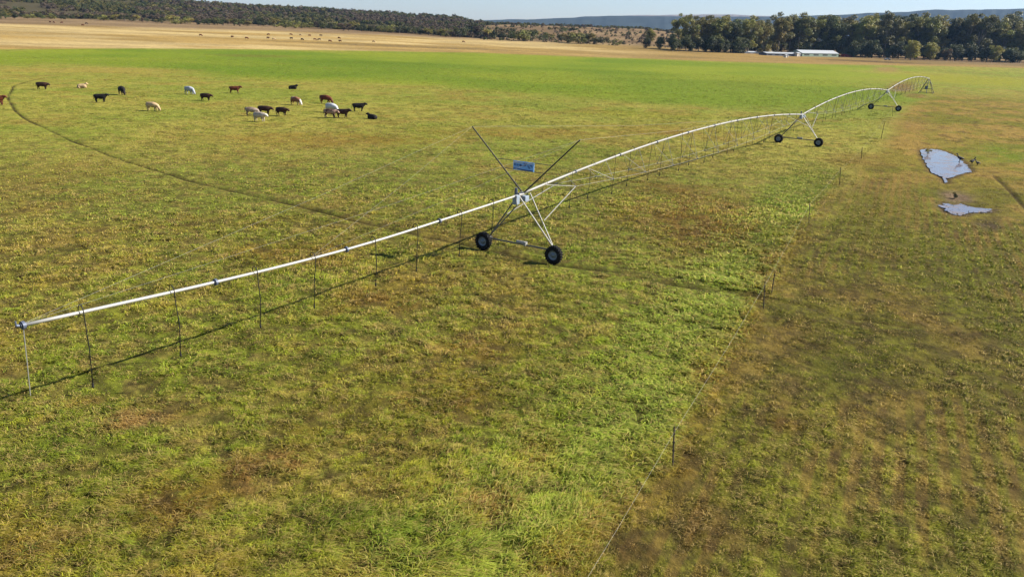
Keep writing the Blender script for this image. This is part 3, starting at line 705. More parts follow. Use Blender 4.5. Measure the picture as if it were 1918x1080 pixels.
# ------------------------------------------------------------------ animals
def skin_body(name, verts, edges, radii, mat, subdiv=1, sxy=None):
    me = bpy.data.meshes.new(name); me.from_pydata(verts, edges, []); o = bpy.data.objects.new(name, me); COL.objects.link(o)
    sk = o.modifiers.new('skin', 'SKIN'); sb = o.modifiers.new('sub', 'SUBSURF'); sb.levels = subdiv; sb.render_levels = subdiv
    sk.use_smooth_shade = True
    for i, r in enumerate(radii):
        me.skin_vertices[0].data[i].radius = (r, r) if not isinstance(r, tuple) else r
        me.skin_vertices[0].data[i].use_root = (i == 0)
    dg = bpy.context.evaluated_depsgraph_get(); dg.update()
    nm = bpy.data.meshes.new_from_object(o.evaluated_get(dg)); bpy.data.objects.remove(o)
    nm.name = name; nm.materials.clear(); nm.materials.append(mat)
    for p in nm.polygons: p.use_smooth = True
    return nm
def coat(name, rgb, patch=None, amt=0.5, face=None, scale=1.6):
    mt = bpy.data.materials.new(name); mt.use_nodes = True; nt = mt.node_tree; b = nt.nodes['Principled BSDF']
    b.inputs['Roughness'].default_value = 0.75; b.inputs['Specular IOR Level'].default_value = 0.2
    tc = nt.nodes.new('ShaderNodeTexCoord'); nz = nt.nodes.new('ShaderNodeTexNoise'); nz.inputs['Scale'].default_value = scale; nz.inputs['Detail'].default_value = 2
    nt.links.new(tc.outputs['Object'], nz.inputs['Vector'])
    mx = nt.nodes.new('ShaderNodeMix'); mx.data_type = 'RGBA'; mx.inputs[6].default_value = (*rgb, 1); mx.inputs[7].default_value = (*(patch or [c * 0.7 for c in rgb]), 1)
    mr = nt.nodes.new('ShaderNodeMapRange'); mr.inputs[1].default_value = 1 - amt - 0.04; mr.inputs[2].default_value = 1 - amt + 0.04
    nt.links.new(nz.outputs['Fac'], mr.inputs[0]); nt.links.new(mr.outputs[0], mx.inputs[0])
    last = mx.outputs[2]
    if face:
        sx = nt.nodes.new('ShaderNodeSeparateXYZ'); nt.links.new(tc.outputs['Object'], sx.inputs[0])
        m2 = nt.nodes.new('ShaderNodeMapRange'); m2.inputs[1].default_value = 0.98; m2.inputs[2].default_value = 1.04; nt.links.new(sx.outputs['X'], m2.inputs[0])
        m3 = nt.nodes.new('ShaderNodeMix'); m3.data_type = 'RGBA'; m3.inputs[7].default_value = (*face, 1); nt.links.new(m2.outputs[0], m3.inputs[0]); nt.links.new(last, m3.inputs[6]); last = m3.outputs[2]
    nt.links.new(last, b.inputs['Base Color']); return mt
def cow_mesh(pose):
    # x forward; root at the rump
    V = [(-0.50, 0, 0.98), (-0.84, 0, 1.05), (-0.12, 0, 0.93), (0.28, 0, 0.93), (0.58, 0, 0.98)]
    Rr = [(.40, .42), (.30, .30), (.44, .44), (.44, .45), (.36, .42)]; E = [(0, 1), (0, 2), (2, 3), (3, 4)]
    if pose == 'graze': nk = [(0.86, 0, 0.84, .27), (1.04, 0, 0.58, .21), (1.16, 0, 0.40, .20), (1.26, 0, 0.20, .14), (1.29, 0, 0.08, .11)]
    elif pose == 'stand': nk = [(0.84, 0, 1.14, .28), (1.00, 0, 1.26, .21), (1.14, 0, 1.28, .19), (1.32, 0, 1.14, .13), (1.39, 0, 1.06, .11)]
    else: nk = [(0.86, 0, 1.02, .27), (1.04, 0, 1.02, .20), (1.18, 0, 1.00, .19), (1.34, 0, 0.84, .13), (1.40, 0, 0.76, .11)]
    last = 4
    for q in nk: V.append(q[:3]); Rr.append(q[3]); E.append((last, len(V) - 1)); last = len(V) - 1
    hd = 7; hx, hy, hz = V[hd]
    for sd in (-1, 1):                                # ears
        V.append((hx - .06, sd * 0.16, hz + .08)); Rr.append(.05); E.append((hd, len(V) - 1)); V.append((hx - .10, sd * 0.30, hz + .06)); Rr.append(.04); E.append((len(V) - 2, len(V) - 1))
    V.append((-1.0, 0, 1.15)); Rr.append(.05); E.append((1, len(V) - 1)); V.append((-1.07, 0, 0.85)); Rr.append(.03); E.append((len(V) - 2, len(V) - 1)); V.append((-1.05, 0, 0.5)); Rr.append(.04); E.append((len(V) - 2, len(V) - 1))
    for sd in (-1, 1):
        st = random.uniform(-.08, .08)
        for (rt, pts) in ((0, [(-0.66, .20, .74, .22), (-0.62, .21, .56, .14), (-0.76, .21, .38, .085), (-0.71, .21, .20, .065), (-0.69, .21, .05, .08)]),
                          (4, [(0.54, .19, .72, .19), (0.53, .19, .52, .12), (0.55, .19, .36, .085), (0.54, .19, .20, .065), (0.56, .19, .05, .075)])):
            l = rt
            for j, q in enumerate(pts):
                V.append((q[0] + st * (j - 1) * (1 if rt else -1) * .6, q[1] * sd, q[2])); Rr.append(q[3]); E.append((l, len(V) - 1)); l = len(V) - 1
    return V, E, Rr
def lying_mesh():
    V = [(-0.46, 0, 0.40), (-0.76, 0, 0.36), (-0.10, 0, 0.40), (0.30, 0, 0.42), (0.56, 0, 0.48), (0.78, 0, 0.68), (0.92, 0, 0.86), (1.06, 0, 0.90), (1.22, 0, 0.78), (1.29, 0, 0.71)]
    Rr = [.42, .30, .46, .44, .36, .26, .20, .19, .13, .10]; E = [(0, 1), (0, 2), (2, 3), (3, 4), (4, 5), (5, 6), (6, 7), (7, 8), (8, 9)]
    for sd in (-1, 1):
        V.append((1.02, sd * .16, .98)); Rr.append(.05); E.append((7, len(V) - 1)); V.append((0.98, sd * .30, .97)); Rr.append(.04); E.append((len(V) - 2, len(V) - 1))
        V.append((0.82, sd * .24, .20)); Rr.append(.12); E.append((4, len(V) - 1)); V.append((0.52, sd * .32, .08)); Rr.append(.08); E.append((len(V) - 2, len(V) - 1))
        V.append((-0.30, sd * .38, .18)); Rr.append(.16); E.append((0, len(V) - 1)); V.append((-0.05, sd * .50, .08)); Rr.append(.08); E.append((len(V) - 2, len(V) - 1))
    return V, E, Rr
COATS = {'black': ((.012, .010, .010), (.02, .014, .012), .4, None), 'dkbrown': ((.050, .021, .014), (.016, .010, .009), .5, None), 'red': ((.115, .030, .014), (.06, .018, .010), .45, None),
         'cream': ((.48, .34, .19), (.36, .25, .14), .5, None), 'grey': ((.32, .34, .38), (.30, .31, .35), .5, None), 'palegrey': ((.44, .38, .32), (.30, .25, .20), .5, (.50, .47, .42)),
         'browngrey': ((.28, .22, .18), (.16, .11, .09), .5, None), 'whiteface': ((.20, .09, .05), (.34, .24, .18), .42, (.55, .50, .45)), 'white': ((.46, .47, .50), (.30, .31, .34), .42, None),
         'pied': ((.32, .20, .15), (.05, .025, .02), .52, None)}
cm = {}; meshes = {}
def cow(px, py, pose, coatn, rz, label, scale=1.0, group='cattle grazing in the irrigated pasture'):
    if coatn not in cm: c = COATS[coatn]; cm[coatn] = coat('coat_' + coatn, c[0], c[1], c[2], c[3])
    key = (pose, coatn)
    if key not in meshes:
        V, E, Rr = lying_mesh() if pose == 'lie' else cow_mesh(pose)
        meshes[key] = skin_body('cow', V, E, Rr, cm[coatn])
    g = at(px, py)
    o = bpy.data.objects.new('cow', meshes[key]); COL.objects.link(o)
    o.location = (g[0], g[1], g[2] - (0.0 if pose != 'lie' else 0.05)); o.rotation_euler = (0, 0, math.radians(rz)); o.scale = (scale,) * 3
    tag(o, label, 'cow', group); return o
cow(-4, 197, 'stand', 'red', 5, 'red brown cow cut off by the left edge of the photo', 1.15)
cow(80, 168, 'low', 'dkbrown', 4, 'very dark brown cow standing near the top of the curved wheel rut', 1.12)
cow(152, 165, 'lie', 'cream', 12, 'pale cream cow lying down in the upper left of the pasture', 1.1)
cow(189, 192, 'stand', 'black', 6, 'black cow standing below and left of the grazing black cow', 1.1)
cow(229, 178, 'graze', 'black', -48, 'black cow with its head down to graze, turned partly towards the viewer', 1.25)
cow(286, 208, 'graze', 'cream', -12, 'cream tan cow grazing alone in the left of the herd', 1.1)
cow(355, 177, 'graze', 'grey', -28, 'pale blue grey cow grazing above the dark brown cow', 1.2)
cow(386, 189, 'low', 'dkbrown', -8, 'black brown cow standing just below the pale grey grazing cow', 1.05)
cow(440, 175, 'stand', 'red', 6, 'red brown cow standing with raised head beyond the dark cow', 1.1)
cow(547, 167, 'lie', 'black', 2, 'black cow lying down, farthest back in the middle of the herd', 1.1)
cow(554, 197, 'graze', 'whiteface', -30, 'brown and fawn cow with a white face grazing', 1.15)
cow(610, 194, 'graze', 'red', -16, 'red brown cow grazing behind the white cow', 1.2)
cow(472, 217, 'graze', 'browngrey', 4, 'grey brown cow half hidden behind the pale cow', 1.05)
cow(496, 215, 'low', 'dkbrown', -6, 'dark brown cow standing behind the pale fawn cow with a white face', 1.1)
cow(487, 228, 'low', 'palegrey', -22, 'pale fawn cow with white face, nearest of its trio', 1.1)
cow(528, 217, 'low', 'dkbrown', -18, 'dark brown cow standing alone to the right of the trio', 1.05)
cow(621, 211, 'graze', 'white', -28, 'white cow standing behind the brown and white cow', 1.2)
cow(619, 221, 'low', 'pied', -8, 'brown and fawn patched cow in front of the white cow', 1.1)
cow(642, 221, 'stand', 'dkbrown', -10, 'dark brown cow to the right of the patched cow', 1.08)
cow(672, 209, 'stand', 'black', 4, 'black cow standing at the right end of the herd', 1.1)
cow(699, 223, 'lie', 'black', 160, 'black cow lying down, lowest and farthest right of the herd', 1.0)
far = [(94, 43, 'r'), (101, 43.5, 'r'), (116, 44, 'r'), (155, 49, 'r'), (162, 45.5, 'k'), (376, 68, 'r'), (435, 71, 'r'), (462, 73.5, 'r'), (503, 66.5, 'r'), (502, 73, 'r'), (513, 75.5, 'w'), (545, 66.5, 'r'), (546, 74, 'k'), (563, 67.5, 'w'),
       (566, 76, 'k'), (580, 68.5, 'r'), (590, 76, 'r'), (598, 76, 'k'), (601, 68.5, 'k'), (618, 79, 'r'), (635, 73, 'r'), (637, 79, 'r'), (700, 80, 'w'), (868, 80, 'r')]
cn = {'r': ('red', 'tiny red brown cow among the scattered cattle far out on the dry tan field'), 'k': ('dkbrown', 'tiny dark brown cow among the scattered cattle far out on the dry tan field'), 'w': ('cream', 'tiny pale cow among the scattered cattle far out on the dry tan field')}
for i, (px, py, c) in enumerate(far):
    lab = cn[c][1]; gp = {'r': 'far red brown cattle on the dry field', 'k': 'far dark cattle on the dry field', 'w': 'far pale cattle on the dry field'}[c]
    if px == 700: lab = 'white cow by itself on the dry tan field, right of the scattered cattle'; gp = None
    if px == 868: lab = 'small brown cow on the dry field, farthest right and nearest the bushes'; gp = None
    o = cow(px, py, 'graze' if i % 3 else 'low', cn[c][0], random.choice([0, 15, -20, 170, 200, 10]), lab, 0.95, None)
    if gp: o['group'] = gp
bird_m = nmat('dark_plumage', (.016, .015, .02), 0.6, 0, 0.4, 0.4, 8)
def bird_mesh():
    V = [(0, 0, .36), (-.16, 0, .33), (-.34, 0, .28), (.14, 0, .40), (.22, 0, .54), (.24, 0, .66), (.30, 0, .70), (.40, 0, .66)]
    Rr = [.125, .10, .035, .10, .045, .04, .05, .014]; E = [(0, 1), (1, 2), (0, 3), (3, 4), (4, 5), (5, 6), (6, 7)]
    for sd in (-1, 1):
        V += [(0, sd * .07, .22), (-.02, sd * .07, .11), (0, sd * .07, .01), (.08, sd * .07, .008)]; Rr += [.04, .016, .016, .014]
        n = len(V) - 4; E += [(0, n), (n, n + 1), (n + 1, n + 2), (n + 2, n + 3)]
    return skin_body('bird', V, E, Rr, bird_m)
bmh = bird_mesh()
for (px, py, rz, sc, lab) in ((1797, 303, 165, 1.5, 'dark long necked bird standing at the water of the larger pool'), (1820, 308, 15, 1.35, 'dark bird with upright neck just right of the larger pool'), (1830, 310, 170, 1.1, 'smaller dark bird, rightmost beside the larger pool')):
    g = at(px, py); o = bpy.data.objects.new('bird', bmh); COL.objects.link(o); o.location = g; o.rotation_euler = (0, 0, math.radians(rz)); o.scale = (sc,) * 3; tag(o, lab, 'bird', 'dark birds at the pool')

# ------------------------------------------------------------------ trees and bushes
def leaf_material(name, spread=0.35):
    mt = bpy.data.materials.new(name); mt.use_nodes = True; nt = mt.node_tree; b = nt.nodes['Principled BSDF']
    b.inputs['Roughness'].default_value = 0.6; b.inputs['Specular IOR Level'].default_value = 0.2
    a_ = nt.nodes.new('ShaderNodeAttribute'); a_.attribute_name = 'tone'
    oi = nt.nodes.new('ShaderNodeObjectInfo'); mr = nt.nodes.new('ShaderNodeMapRange'); mr.inputs[3].default_value = 1 - spread; mr.inputs[4].default_value = 1 + spread
    nt.links.new(oi.outputs['Random'], mr.inputs[0])
    vm = nt.nodes.new('ShaderNodeVectorMath'); vm.operation = 'SCALE'; nt.links.new(a_.outputs['Color'], vm.inputs[0]); nt.links.new(mr.outputs[0], vm.inputs['Scale'])
    nt.links.new(vm.outputs[0], b.inputs['Base Color'])
    ge = nt.nodes.new('ShaderNodeNewGeometry'); v1 = nt.nodes.new('ShaderNodeVectorMath'); v1.operation = 'SCALE'; v1.inputs['Scale'].default_value = 0.75
    nt.links.new(ge.outputs['Normal'], v1.inputs[0]); v2 = nt.nodes.new('ShaderNodeVectorMath'); v2.operation = 'ADD'; v2.inputs[1].default_value = (0, 0, 0.55)
    nt.links.new(v1.outputs[0], v2.inputs[0]); v3 = nt.nodes.new('ShaderNodeVectorMath'); v3.operation = 'NORMALIZE'; nt.links.new(v2.outputs[0], v3.inputs[0]); nt.links.new(v3.outputs[0], b.inputs['Normal'])
    tr_ = nt.nodes.new('ShaderNodeBsdfTranslucent'); nt.links.new(vm.outputs[0], tr_.inputs['Color'])
    mx = nt.nodes.new('ShaderNodeMixShader'); mx.inputs[0].default_value = 0.22; nt.links.new(b.outputs[0], mx.inputs[1]); nt.links.new(tr_.outputs[0], mx.inputs[2])
    nt.links.new(mx.outputs[0], nt.nodes['Material Output'].inputs['Surface']); return mt
leaf_mat = leaf_material('foliage', 0.42)
bark_m = nmat('bark', (.20, .17, .14), 0.9, 0, .1, .4, 2)
def leaves_np(centers, radii, n_each, size, cols, seed, flat=0.75, shell=0.55):
    rg = np.random.RandomState(seed); Vs, Cs = [], []
    for c, rd, col in zip(centers, radii, cols):
        n = int(n_each * (rd / np.mean(radii)) ** 2) + 4
        d = rg.normal(size=(n, 3)); d /= np.linalg.norm(d, axis=1)[:, None]
        rr = rd * (shell + (1 - shell) * rg.rand(n) ** 0.5) * (0.8 + 0.4 * rg.rand(n))
        p = d * rr[:, None]; p[:, 2] *= flat; p = p + c
        nrm = d + rg.normal(size=(n, 3)) * 0.6; nrm /= np.linalg.norm(nrm, axis=1)[:, None]
        a = np.cross(nrm, rg.normal(size=(n, 3))); a /= np.linalg.norm(a, axis=1)[:, None]; b = np.cross(nrm, a)
        s = size * (0.6 + 0.8 * rg.rand(n))[:, None]
        q = np.stack([p - a * s * .5, p - b * s * .32, p + a * s * .5, p + b * s * .32], 1)
        Vs.append(q.reshape(-1, 3)); cc = col[None] * (0.75 + 0.5 * rg.rand(n))[:, None]; Cs.append(np.repeat(cc, 4, 0))
    V = np.concatenate(Vs); C = np.concatenate(Cs); Fc = np.arange(len(V)).reshape(-1, 4)
    return V, Fc, C
def make_tree(kind, seed, tone, hgt=20.0):
    """returns crown mesh and trunk mesh, unit height hgt"""
    rd = random.Random(seed); rg = np.random.RandomState(seed)
    mb = MB(); centers, radii, cols = [], [], []
    if kind == 'gum':
        th = hgt * rd.uniform(.30, .4); lean = Vector((rd.uniform(-.6, .6), rd.uniform(-.6, .6), 0))
        fork = Vector((0, 0, th)) + lean * .6
        mb.tube([(0, 0, -.3), lean * .3 + Vector((0, 0, th * .5)), fork], [.02 * hgt, .016 * hgt, .013 * hgt], 7)
        nl = rd.randint(6, 8)
        for i in range(nl):
            a = i * 2 * math.pi / nl + rd.uniform(-.4, .4); rr = hgt * rd.uniform(.10, .24); zt = hgt * rd.uniform(.55, .93)
            if i == 0: rr = hgt * .04; zt = hgt * .95
            tip = Vector((math.cos(a) * rr, math.sin(a) * rr, zt)); midp = fork.lerp(tip, .5) + Vector((math.cos(a), math.sin(a), 0)) * rr * .2
            mb.tube([fork, midp, tip], [.010 * hgt, .007 * hgt, .003 * hgt], 5)
            for j in range(4):
                c = np.array(midp.lerp(tip, .3 + .25 * j)) + rg.normal(0, .045 * hgt, 3); centers.append(c); radii.append(hgt * rd.uniform(.065, .115))
        for j in range(14):
            a = rd.uniform(0, 6.28); rr = hgt * rd.uniform(.06, .26); centers.append(np.array([math.cos(a) * rr, math.sin(a) * rr, hgt * rd.uniform(.10, .50)])); radii.append(hgt * rd.uniform(.07, .12))
        n_each, size = 170, hgt * .032
    elif kind == 'round':
        mb.tube([(0, 0, -.3), (0.1, 0, hgt * .25), (0, .1, hgt * .5)], [.03 * hgt, .022 * hgt, .01 * hgt], 6)
        for i in range(26):
            d = rg.normal(size=3); d /= np.linalg.norm(d); d *= rd.uniform(.25, 1); c = np.array([d[0] * .34, d[1] * .34, .46 + d[2] * .38]) * hgt
            centers.append(c); radii.append(hgt * rd.uniform(.11, .18))
            if i < 5: mb.tube([(0, .1, hgt * .4), tuple(c)], [.01 * hgt, .004 * hgt], 4)
        n_each, size = 150, hgt * .045
    else:   # bush
        for i in range(4):
            a = rd.uniform(0, 6.28); mb.tube([(0, 0, -.1), (math.cos(a) * hgt * .2, math.sin(a) * hgt * .2, hgt * .5)], [.03 * hgt, .01 * hgt], 4)
        for i in range(13):
            a = rd.uniform(0, 6.28); rr = hgt * rd.uniform(0, .5); centers.append(np.array([math.cos(a) * rr, math.sin(a) * rr, hgt * rd.uniform(.22, .82) * (1 - .3 * rr / hgt)])); radii.append(hgt * rd.uniform(.15, .25))
        n_each, size = (38 if kind == 'thin' else 70), hgt * .085
    for c in centers: cols.append(tone * rd.uniform(.65, 1.3) * np.array([rd.uniform(.9, 1.15), 1, rd.uniform(.85, 1.1)]))
    V, Fc, C = leaves_np(centers, radii, n_each, size, cols, seed)
    return (V, Fc, C), mb
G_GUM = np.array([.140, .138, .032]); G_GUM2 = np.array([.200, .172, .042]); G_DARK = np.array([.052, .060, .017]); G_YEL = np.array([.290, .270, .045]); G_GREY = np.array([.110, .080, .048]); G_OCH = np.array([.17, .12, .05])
def proto(name, cat, kind, seed, tone, hgt):
    (V, Fc, C), mb = make_tree(kind, seed, tone, hgt)
    crown = mesh_np('crown', V, Fc, leaf_mat, cols=C, link=False); me_c = crown.data
    me_t = bpy.data.meshes.new('trunk'); me_t.from_pydata(mb.v, [], mb.f); me_t.materials.append(bark_m)
    return (name, cat, me_c, me_t, hgt)
def plant(pr, px, py, hpx, label, group, squash=1.0, dist=None, zsink=0.0):
    name, cat, mc, mt_, hgt = pr
    if dist is None:
        g = at(px, py)
    else:
        d = pix_ray(px, py); k = dist / math.hypot(d[0], d[1]); g = np.array([d[0] * k, d[1] * k, 0]); g[2] = float(ground_z(g[0], g[1]))
    r = math.hypot(g[0], g[1]); h = hpx / F * g[1] * 1.03 if dist is None else hpx
    o = empty(name, (g[0], g[1], g[2] - zsink), random.uniform(0, 6.28)); s = h / hgt; o.scale = (s * squash, s * squash, s)
    for nm, me in (('crown', mc), ('trunk', mt_)):
        c = bpy.data.objects.new(nm, me); COL.objects.link(c); c.parent = o
    tag(o, label, cat, group); return o
gums = [proto('gum_tree', 'tree', 'gum', 100 + i, t, 22.0) for i, t in enumerate([G_GUM, G_GUM2, G_GUM * 1.15, G_DARK * 1.3, G_GUM2 * 1.15, G_GUM])]
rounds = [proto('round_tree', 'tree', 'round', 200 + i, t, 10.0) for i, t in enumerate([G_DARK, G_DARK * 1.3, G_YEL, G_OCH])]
bushes = [proto('bush', 'bush', 'bush', 300 + i, t, 4.0) for i, t in enumerate([G_DARK * 1.15, G_GUM, G_GREY * .8, G_GUM2 * .9, G_DARK * .9])] 
thin = [proto('bush', 'bush', 'thin', 320 + i, t, 4.0) for i, t in enumerate([G_GREY, G_OCH * .7])]
# gum grove on the right: (x, y of foot, height in px)
grove = [(1290, 98, 58, 0), (1322, 99, 60, 1), (1345, 100, 58, 2), (1368, 101, 50, 3), (1400, 102, 60, 0), (1428, 103, 50, 4), (1455, 104, 70, 1), (1478, 104, 62, 1), (1500, 105, 68, 2), (1522, 105, 62, 0), (1548, 106, 66, 3), (1570, 106, 62, 1), (1592, 107, 68, 4),
         (1612, 108, 66, 2), (1632, 108, 68, 0), (1655, 110, 68, 5), (1676, 110, 66, 1), (1698, 110, 68, 3), (1716, 111, 72, 0), (1738, 112, 70, 2), (1758, 112, 72, 4), (1780, 113, 66, 3), (1802, 114, 76, 1), (1826, 115, 68, 5), (1848, 115, 66, 2), (1872, 116, 68, 0), (1896, 117, 62, 4), (1920, 118, 66, 1), (1945, 120, 70, 3)]
for i, (px, py, h, v) in enumerate(grove):
    lab = 'tall grey green gum tree in the dense grove behind the white roofs'; gp = 'gum trees of the dense grove'
    if px == 1455: lab = 'tallest gum tree of the grove, standing above the small white building'; gp = None
    if px == 1290: lab = 'broad dark gum tree at the left end of the grove'; gp = None
    plant(gums[v], px, py - 2, h, lab, gp, random.uniform(.95, 1.25))
for i in range(26):     # second and third rows fill the grove's depth
    px = 1275 + i * 26 + random.uniform(-8, 8); base = 96 + (px - 1275) * 0.033
    plant(gums[random.randrange(6)], px, base - 6, random.uniform(50, 62) + (8 if px > 1640 else 0), 'gum tree in the rear rows of the dense grove', 'rear gum trees of the grove', random.uniform(1.0, 1.35))
specials = [(rounds[2], 1705, 113, 40, 'yellow green round tree in front of the dark grove, left one of the pair'), (rounds[2], 1742, 113, 36, 'yellow green round tree in front of the dark grove, right one of the pair'), (rounds[3], 1772, 114, 24, 'low rusty orange tree right of the yellow green pair'),
            (rounds[2], 1861, 117, 34, 'rounded yellow green tree standing alone before the grove near the right edge'), (rounds[0], 1400, 98, 30, 'small dark rounded tree beside the white utility building'), (rounds[1], 1620, 108, 36, 'dark rounded tree right of the long white shed'), (rounds[0], 1560, 94, 26, 'dark green tree directly behind the long white shed'),
            (rounds[1], 1492, 97, 14, 'low domed dark bush behind the small white gable'), (rounds[0], 1258, 93, 30, 'dark tree at the left foot of the grove'), (rounds[1], 1210, 91, 22, 'dark rounded shrub at the far left foot of the grove'), (rounds[1], 1236, 92, 26, 'dark green shrub between the two leftmost shrubs and the grove'),
            (rounds[3], 1462, 100, 18, 'reddish brown small tree at the foot of the tallest gum'), (rounds[1], 1660, 108, 30, 'dark green tree behind the grey vehicle'), (rounds[0], 1815, 113, 36, 'dark rounded tree below the tall gums near the right edge'), (rounds[0], 1905, 117, 34, 'dark tree at the far right edge of the photo'),
            (rounds[2], 1218, 80, 28, 'pale green slender tree at the left end of the grove')]
for pr, px, py, h, lab in specials: plant(pr, px, py, h, lab, None)
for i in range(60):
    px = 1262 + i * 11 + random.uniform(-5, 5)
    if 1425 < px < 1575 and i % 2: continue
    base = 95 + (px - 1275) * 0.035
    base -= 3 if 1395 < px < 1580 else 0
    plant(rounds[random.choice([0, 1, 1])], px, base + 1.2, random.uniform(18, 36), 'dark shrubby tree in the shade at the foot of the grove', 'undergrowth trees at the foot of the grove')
# near edge of the bushland on the left
edge = [(-60, 35), (0, 36), (110, 37), (230, 40), (330, 46), (420, 48), (470, 50), (560, 54), (700, 60), (800, 67), (880, 71), (960, 76), (1040, 80), (1100, 83), (1180, 88)]
ex = [e[0] for e in edge]; ey = [e[1] for e in edge]
EDGEW = []
for i in range(118):
    px = -40 + i * 10.2 + random.uniform(-4, 4)
    if px > 1010 and random.random() < .45: continue
    base = np.interp(px, ex, ey) - random.choice([0, 1.0, 2.0]); h = random.uniform(8, 14) * (1.15 if px > 320 else .9)
    if 860 < px < 1015 or 1050 < px < 1110: h *= 1.45
    v = random.choice([0, 1, 2, 3, 4, 0]); lab = ['dark green bush along the edge of the dry tan field', 'grey green bush along the edge of the dry tan field', 'leafless grey brown bush along the edge of the dry tan field', 'olive green bush along the edge of the dry tan field', 'very dark bush along the edge of the dry tan field'][v]
    gp = ['dark green edge bushes', 'grey green edge bushes', 'grey brown edge bushes', 'olive edge bushes', 'very dark edge bushes'][v]
    plant(bushes[v], px, base, h, lab, gp, random.uniform(1.0, 1.4))
slope = [(1054, 62, 12, 0, 'solitary round dark bush on the brown slope'), (1074, 60, 12, 4, 'narrow dark bush on the brown slope, right of the round one'), (1101, 79, 16, 6, 'spindly leafless tree below the brown slope'), (1176, 68, 8, 0, 'small round bush on the right of the brown slope'), (980, 52, 9, 1, 'grey green bush at the left of the brown ridge'),
         (1000, 46.5, 9, 0, 'dark bush crowning the ridge, left one'), (1035, 47, 6, 4, 'low dark bush on the ridge line'), (1071, 48, 6, 0, 'small dark bush on the ridge line above the round bush'), (1120, 48, 8, 4, 'dark bush on the ridge line in the middle of the brown slope'), (1155, 50, 8, 0, 'dark bush on the ridge line at right'), (1199, 52, 6, 4, 'dark low bush at the right end of the ridge line'),
         (1094, 55, 5, 5, 'faint dry shrub high on the brown slope'), (1138, 57, 7, 5, 'thin dry shrub upright on the brown slope'), (1152, 60, 5, 6, 'low rusty shrub on the brown slope'), (1186, 60, 6, 6, 'low reddish shrub right on the brown slope'), (1040, 57, 9, 5, 'dry grey shrub beside the round dark bush'), (962, 50, 7, 2, 'grey brown bush at the left foot of the ridge'), (940, 46, 9, 1, 'rounded bush where the wooded hill meets the ridge'),
         (960, 41, 9, 0, 'dark treetop breaking the skyline between hill and ridge'), (890, 62, 22, 4, 'tall very dark tree at the right end of the wooded hill'), (1240, 58, 10, 3, 'pale olive bush behind the left end of the grove')]
allb = bushes + thin
for px, py, h, v, lab in slope: plant(allb[v], px, py, h, lab, None, 1.1)
plant(bushes[4], 1788, 372, 13, 'small dark clump of rushes in the mud above the lower pool', None)
plant(bushes[3], 1737, 289, 11, 'little green tuft standing in the upper left corner of the larger pool', None)
# bushland mass on the hillsides
def bushland():
    rg = np.random.RandomState(77); Vs, Cs = [], []
    pal = [G_GREY * 1.0, G_GREY * .8, G_DARK * 1.3, G_GUM * .65, G_GUM2 * .6, G_GREY * 1.15]
    tmpl = []
    for i in range(10):
        n = 46; d = rg.normal(size=(n, 3)); d[:, 2] = np.abs(d[:, 2]); d /= np.linalg.norm(d, axis=1)[:, None]
        p = d * (0.75 + .35 * rg.rand(n))[:, None] * np.array([.62, .62, .95]); nr = d + rg.normal(size=(n, 3)) * .5; nr /= np.linalg.norm(nr, axis=1)[:, None]
        a = np.cross(nr, rg.normal(size=(n, 3))); a /= np.linalg.norm(a, axis=1)[:, None]; b = np.cross(nr, a); s = .34 * (0.6 + .8 * rg.rand(n))[:, None]
        tmpl.append((np.stack([p - a * s * .6, p - b * s * .45, p + a * s * .6, p + b * s * .45], 1), .65 + .6 * rg.rand(n)))
    def add(x, y, h, pc):
        z = ground_z(x, y)
        for i in range(len(x)):
            q, tn = tmpl[rg.randint(10)]; c = pal[pc[i]] * (.75 + .5 * rg.rand())
            s = h[i] * (1 + .3 * (rg.rand() - .3)); w = q * np.array([s, s, h[i]]); w = w + np.array([x[i], y[i], z[i] - .1])
            Vs.append(w.reshape(-1, 3)); Cs.append(np.repeat(c[None] * tn[:, None], 4, 0))
    # left hill
    n = 11000; a = rg.uniform(az_of(-120), az_of(905), n); r = 915 * (1650 / 915) ** (rg.rand(n) ** 1.15)
    ea = np.interp(a, [az_of(x) for x in (-60, 300, 500, 700, 860, 905)], [930, 930, 900, 800, 770, 745]); r = np.maximum(r, 0) ; r = ea + (r - 915) * 1.0
    x, y = np.sin(a) * r, np.cos(a) * r; bare = fbm(x, y, 75, 3, 9) < 0.40; grn = fbm(x, y, 90, 3, 19)
    x, y, r, grn = x[~bare], y[~bare], r[~bare], grn[~bare]; k = len(x)
    add(x, y, (1.8 + 4.6 * rg.rand(k) ** 1.4) * np.clip(r / 1100, .8, 1.25), np.where(rg.rand(k) < sstep(.35, .62, grn), rg.choice([2, 3, 4], k), rg.choice([0, 1, 5, 0], k)))
    # skyline beyond the brown ridge and far plain
    n = 2600; a = rg.uniform(az_of(880), az_of(1330), n); r = rg.uniform(1120, 2600, n)
    add(np.sin(a) * r, np.cos(a) * r, rg.uniform(3, 6, n) * (r / 1500), rg.choice([1, 2, 3, 2], n))
    n = 420; a = rg.uniform(az_of(900), az_of(1300), n); r = rg.uniform(700, 1120, n)
    add(np.sin(a) * r, np.cos(a) * r, 1.0 + 2.6 * rg.rand(n) ** 2, rg.choice([0, 1, 2, 3, 5], n))
    n = 3000; a = rg.uniform(az_of(1250), az_of(2050), n); r = rg.uniform(900, 3500, n)
    add(np.sin(a) * r, np.cos(a) * r, rg.uniform(5, 9, n) * (r / 1800), rg.choice([2, 3, 2, 1], n))
    V = np.concatenate(Vs); C = np.concatenate(Cs)
    o = mesh_np('bushland', V, np.arange(len(V)).reshape(-1, 4), leaf_mat, cols=C)
    tag(o, 'dense grey green thornbush covering the distant hillsides', 'bushland', kind='stuff')
bushland()

